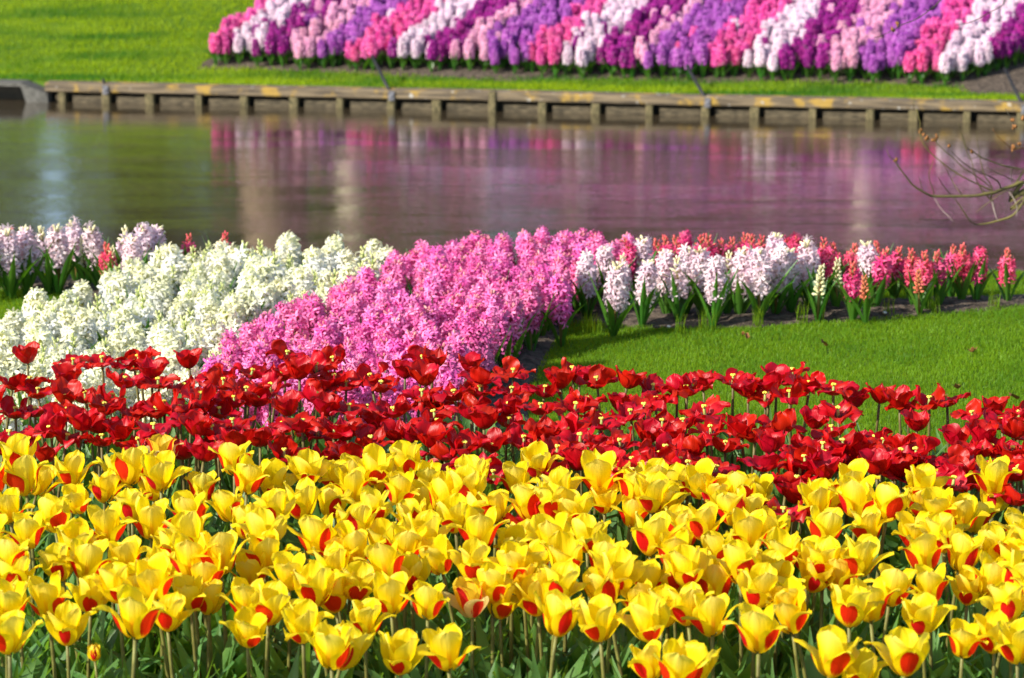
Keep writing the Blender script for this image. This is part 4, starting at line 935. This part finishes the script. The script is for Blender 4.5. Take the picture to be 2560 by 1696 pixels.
tw_l = [([(1620, 1070), (1600, 1000), (1500, 930), (1350, 870), (1200, 780), (1100, 690), (1060, 640)], .005, M_BARKD),
        ([(1520, 1090), (1450, 1060), (1340, 1010), (1200, 940), (1050, 850), (960, 780), (860, 700), (780, 620), (720, 530), (700, 450), (690, 400), (690, 300), (650, 150)], .0055, M_TWIG),
        ([(1500, 1050), (1420, 980), (1300, 900), (1180, 820), (1080, 720), (980, 640), (900, 560), (840, 480), (800, 440)], .004, M_TWIG),
        ([(1500, 1190), (1460, 1150), (1390, 1060), (1340, 960), (1310, 860), (1290, 760), (1240, 660), (1200, 560), (1170, 440)], .0045, M_TWIG),
        ([(1510, 1200), (1520, 1080), (1500, 1010), (1440, 930), (1400, 800), (1370, 650), (1350, 520), (1345, 400)], .0045, M_TWIG),
        ([(1060, 1158), (980, 1060), (930, 990), (900, 930)], .003, M_TWIG), ([(1180, 1140), (1110, 1060), (1040, 940), (1000, 850), (950, 780)], .003, M_TWIG),
        ([(860, 1158), (830, 1050), (800, 960), (800, 880), (830, 800), (840, 740)], .003, M_TWIG), ([(715, 1100), (700, 1000), (675, 930)], .0025, M_TWIG),
        ([(850, 1160), (890, 1240), (940, 1310), (1000, 1370), (1070, 1440)], .0022, M_PALEB), ([(1750, 1000), (1740, 900), (1745, 830)], .0028, M_PALEB),
        ([(1720, 1110), (1780, 1200), (1810, 1290), (1800, 1390)], .0045, M_PALEB), ([(1525, 1215), (1540, 1300), (1570, 1400), (1595, 1440)], .0048, M_PALEB),
        ([(1690, 1090), (1600, 1140), (1530, 1195), (1440, 1260), (1340, 1340)], .0035, M_TWIG), ([(2100, 620), (1950, 640), (1860, 600), (1770, 620), (1700, 570), (1600, 480), (1530, 380)], .005, M_DRY),
        ([(1780, 980), (1680, 930), (1560, 880), (1460, 820)], .003, M_TWIG), ([(2100, 1160), (1900, 1150), (1740, 1105), (1690, 1085)], .006, M_TWIG), ([(1780, 370), (1755, 290), (1700, 190), (1670, 140)], .003, M_PALEB),
        ([(1390, 700), (1300, 720), (1240, 720)], .002, M_TWIG), ([(1200, 940), (1120, 900), (1060, 960), (1100, 1040), (1150, 1120)], .0022, M_TWIG)]
for pts, r_, mt in tw_l: branch(zc(pts), r_, .0011, mt, YB - .05, YB - .2, 'twig')
zt = lambda pts: cr(2100, 0, 5.146, pts)
for pts, r_ in (([(1900, -900), (1500, -300), (1290, 0), (1210, 90), (1130, 150), (980, 250), (800, 320), (680, 390), (520, 470), (440, 485)], .0055), ([(2500, -700), (2250, -250), (2120, 0), (2090, 70), (1950, 150), (1750, 260), (1600, 310), (1500, 325)], .0042), ([(1130, 150), (1100, 115)], .003)):
    branch(zt(pts), r_, .0016, M_BARKD, YB + .1, YB - .3, 'twig', start=Vector((0, .1, 3.4)) if len(pts) > 3 else None)
rg = random.Random(3)
for px, py in zc([(405, 745), (690, 405), (720, 440), (780, 480), (890, 465), (1035, 585), (1750, 620), (1775, 590), (1760, 290), (1775, 360), (1840, 570), (1880, 260), (1295, 640), (850, 500)]) + zt([(735, 310), (680, 380)]):
    b = MB(); c_ = rel(px, py, YB - .12)
    for q in range(3): b.blob(c_ + Vector((rg.uniform(-.006, .006), rg.uniform(-.006, .006), rg.uniform(-.006, .006))), rg.uniform(.004, .009), rg.uniform(.004, .008), rg.uniform(.005, .010), 5, 4, 0, .3, rg)
    link('seed_cluster', b.mesh('seed_cluster', M_DRY), tw)

# ------------------------------------------------------------------ scraps on the near lawn
for i, (px, py, lb) in enumerate([(1862, 841, 'curled brown leaf on the lawn below the pale hyacinths'), (2060, 861, 'small brown leaf scrap in the middle of the lawn'), (2431, 877, 'dark leaf scrap on the lawn near its right edge'), (2393, 968, 'dark crumb of leaf on the lawn just behind the red tulips'), (2536, 994, 'pale brown leaf scrap at the lawn edge by the corner tulips')]):
    p = P(px, py, .02); b = MB(); rg = random.Random(i)
    G_ = [[(-.016 + .008 * a_ + rg.uniform(-.002, .002), -.009 + .006 * c_, .006 * math.sin(a_ * 1.1 + i) + .010 * ((c_ - 1.5) / 1.5) ** 2 + rg.uniform(0, .003)) for c_ in range(4)] for a_ in range(5)]
    b.grid(G_); o = link('dead_leaf', b.mesh('dead_leaf', M_DRY), None, (p.x, p.y, .018)); o.rotation_euler = (rg.uniform(-.3, .3), rg.uniform(-.3, .3), rg.uniform(0, 6))
    tag(o, lb, 'leaf', 'leaf scraps on the near lawn')
M_STONE = plain('pale pebble', (0.5, 0.48, 0.45), (0.66, 0.64, 0.60), 30, .8)
for i, (px, py, lb) in enumerate([(2212, 783, 'small white pebble on the soil under the crimson hyacinths'), (1672, 818, 'small white pebble on the soil under the pale hyacinths'), (1640, 818, 'grey clod of earth on the soil edge under the pale hyacinths')]):
    p = P(px, py, .02); b = MB(); b.blob((0, 0, 0), .014 if i == 2 else .008, .012 if i == 2 else .007, .007 if i == 2 else .005, 8, 5, 0, .12, random.Random(i))
    tag(link('pebble', b.mesh('pebble', M_STONE if i < 2 else M_SOIL), None, (p.x, p.y, .022)), lb, 'pebble')

# ------------------------------------------------------------------ trees beyond the far bed (seen in the pond's reflection)
M_LEAF = green('tree foliage', (0.035, 0.065, 0.012), (0.085, 0.12, 0.02), .3, (0.16, 0.24, 0.02), .5, .3)
M_LEAFB = green('spring foliage', (0.11, 0.12, 0.03), (0.20, 0.17, 0.05), .3, (0.30, 0.30, 0.05), .5, .2)
M_TRUNK = plain('tree bark', (0.12, 0.085, 0.06), (0.26, 0.19, 0.13), 6, .9, .8, .03, (5, 5, 1))
M_BIRCH = plain('light bark', (0.36, 0.30, 0.22), (0.55, 0.48, 0.38), 5, .9, .6, .02, (3, 3, 6))
rt = random.Random(91); rtn = np.random.default_rng(92)
def tree(x, y, h, cr_, cz, tr, mt, ml, name, label, nleaf=2600, leaf=.11):
    z = float(far_z(np.array(x), np.array(y))); root = bpy.data.objects.new(name, None); COL.objects.link(root); root.location = (x, y, z)
    tag(root, label, 'tree', 'trees beyond the far flower bed')
    b = MB(); pts = [(rt.uniform(-.1, .1) * i / 3, rt.uniform(-.1, .1) * i / 3, -.2 + h * .8 * i / 6) for i in range(7)]
    b.tube(pts, [tr * (1.25 if i == 0 else 1) * (1 - .13 * i) for i in range(7)], 12)
    for k in range(9):
        a_ = rt.uniform(0, 6.28); z0 = rt.uniform(cz * .8, h * .7); L_ = rt.uniform(.4, .8) * cr_
        b.tube([(0, 0, z0), (math.cos(a_) * L_ * .5, math.sin(a_) * L_ * .5, z0 + L_ * .4), (math.cos(a_) * L_, math.sin(a_) * L_, z0 + L_ * 1.0)], [tr * .35, tr * .22, tr * .08], 6)
    link('trunk', b.mesh('trunk', mt), root)
    nc = 26; c = rtn.normal(0, 1, (nc, 3)); c /= np.linalg.norm(c, axis=1)[:, None]; c *= (rtn.uniform(.2, 1, nc) ** .5)[:, None]
    c = c * np.array([cr_, cr_, (h - cz) / 2]) * .85 + np.array([0, 0, (h + cz) / 2])
    idx = rtn.integers(0, nc, nleaf); Pn = c[idx] + rtn.normal(0, 1, (nleaf, 3)) * cr_ * .17
    A_ = rtn.normal(0, 1, (nleaf, 3)); A_ /= np.linalg.norm(A_, axis=1)[:, None]; B_ = np.cross(A_, rtn.normal(0, 1, (nleaf, 3))); B_ /= np.linalg.norm(B_, axis=1)[:, None]
    s_ = rtn.uniform(.6, 1.3, nleaf)[:, None] * leaf
    V = np.stack([Pn - A_ * s_, Pn + B_ * s_ * .5, Pn + A_ * s_, Pn - B_ * s_ * .5], 1).reshape(-1, 3); Q = np.arange(nleaf * 4).reshape(-1, 4)
    link('crown', np_mesh('crown', V, Q, ml, uv=np.tile([[0, 0], [1, 0], [1, 1], [0, 1]], (nleaf, 1)), smooth=False), root)
# the big trunk whose foot shows at the top edge
p = farP(665, -6)
tree(p.x, p.y + .3, 9, 3.4, 4.6, .30, M_TRUNK, M_LEAFB, 'large_tree', 'thick tree trunk standing on the far lawn beside the bed', 4200, .12)
spots = []
for i in range(19):
    px = -1300 + i * 270 + rt.uniform(-50, 50)
    if -480 < px < 700: px = {-2: 0, 3: -440, 4: -170, 5: 370, 6: 640, 7: 880}.get(i, 1000 + i * 11)
    Y_ = rt.uniform(38, 52); x = (px - CX) / F * Y_; low = (i % 3 != 1)
    words_ = [('dense dark evergreen', M_LEAF), ('brown budding broadleaf', M_LEAFB), ('olive green leafy', M_LEAF)][i % 3]
    tree(x, Y_, rt.uniform(8, 12), 1.25 if px in (-170, 370) else rt.uniform(2.2, 3.0), .3 if low else 2.4, rt.uniform(.16, .26), M_BIRCH if not low else M_TRUNK, words_[1], 'woodland_tree', f'{words_[0]} tree beyond the far bed, {ordinal(len(spots))} from the left', 5200, .17)
    spots.append(px)

# the far wood closing the view behind those trees, with one narrow gap of sky
def gapx(px, Y): return (px - CX) / F * Y
nw = 52000; Yw = rtn.uniform(60, 68, nw); Xw = rtn.uniform(-42, 42, nw); Hw = rtn.uniform(0, 1, nw)
top = 8.5 + 3.5 * vnoise(Xw * .35, Xw * 0 + 2, 5) + 1.2 * vnoise(Xw * 1.3, Xw * 0 + 7, 6)
kw = (Xw < gapx(88, Yw)) | (Xw > gapx(150, Yw) ); Xw, Yw, Hw, top = Xw[kw], Yw[kw], Hw[kw], top[kw]; nw = len(Xw)
Pw = np.stack([Xw, Yw, far_z(Xw, Yw) + Hw * top], -1)
A_ = rtn.normal(0, 1, (nw, 3)); A_ /= np.linalg.norm(A_, axis=1)[:, None]; B_ = np.cross(A_, rtn.normal(0, 1, (nw, 3))); B_ /= np.linalg.norm(B_, axis=1)[:, None]
s_ = rtn.uniform(.14, .30, nw)[:, None]
V = np.stack([Pw - A_ * s_, Pw + B_ * s_ * .6, Pw + A_ * s_, Pw - B_ * s_ * .6], 1).reshape(-1, 3)
mi = (vnoise(Xw * .5, Hw * 2, 11) > .5).astype(int)
tag(link('far_wood', np_mesh('far_wood', V, np.arange(nw * 4).reshape(-1, 4), mats=[M_LEAF, M_LEAFB], mi=mi, uv=np.tile([[0, 0], [1, 0], [1, 1], [0, 1]], (nw, 1)), smooth=False)), 'dense olive and brown wood far beyond the flower bed', kind='stuff')
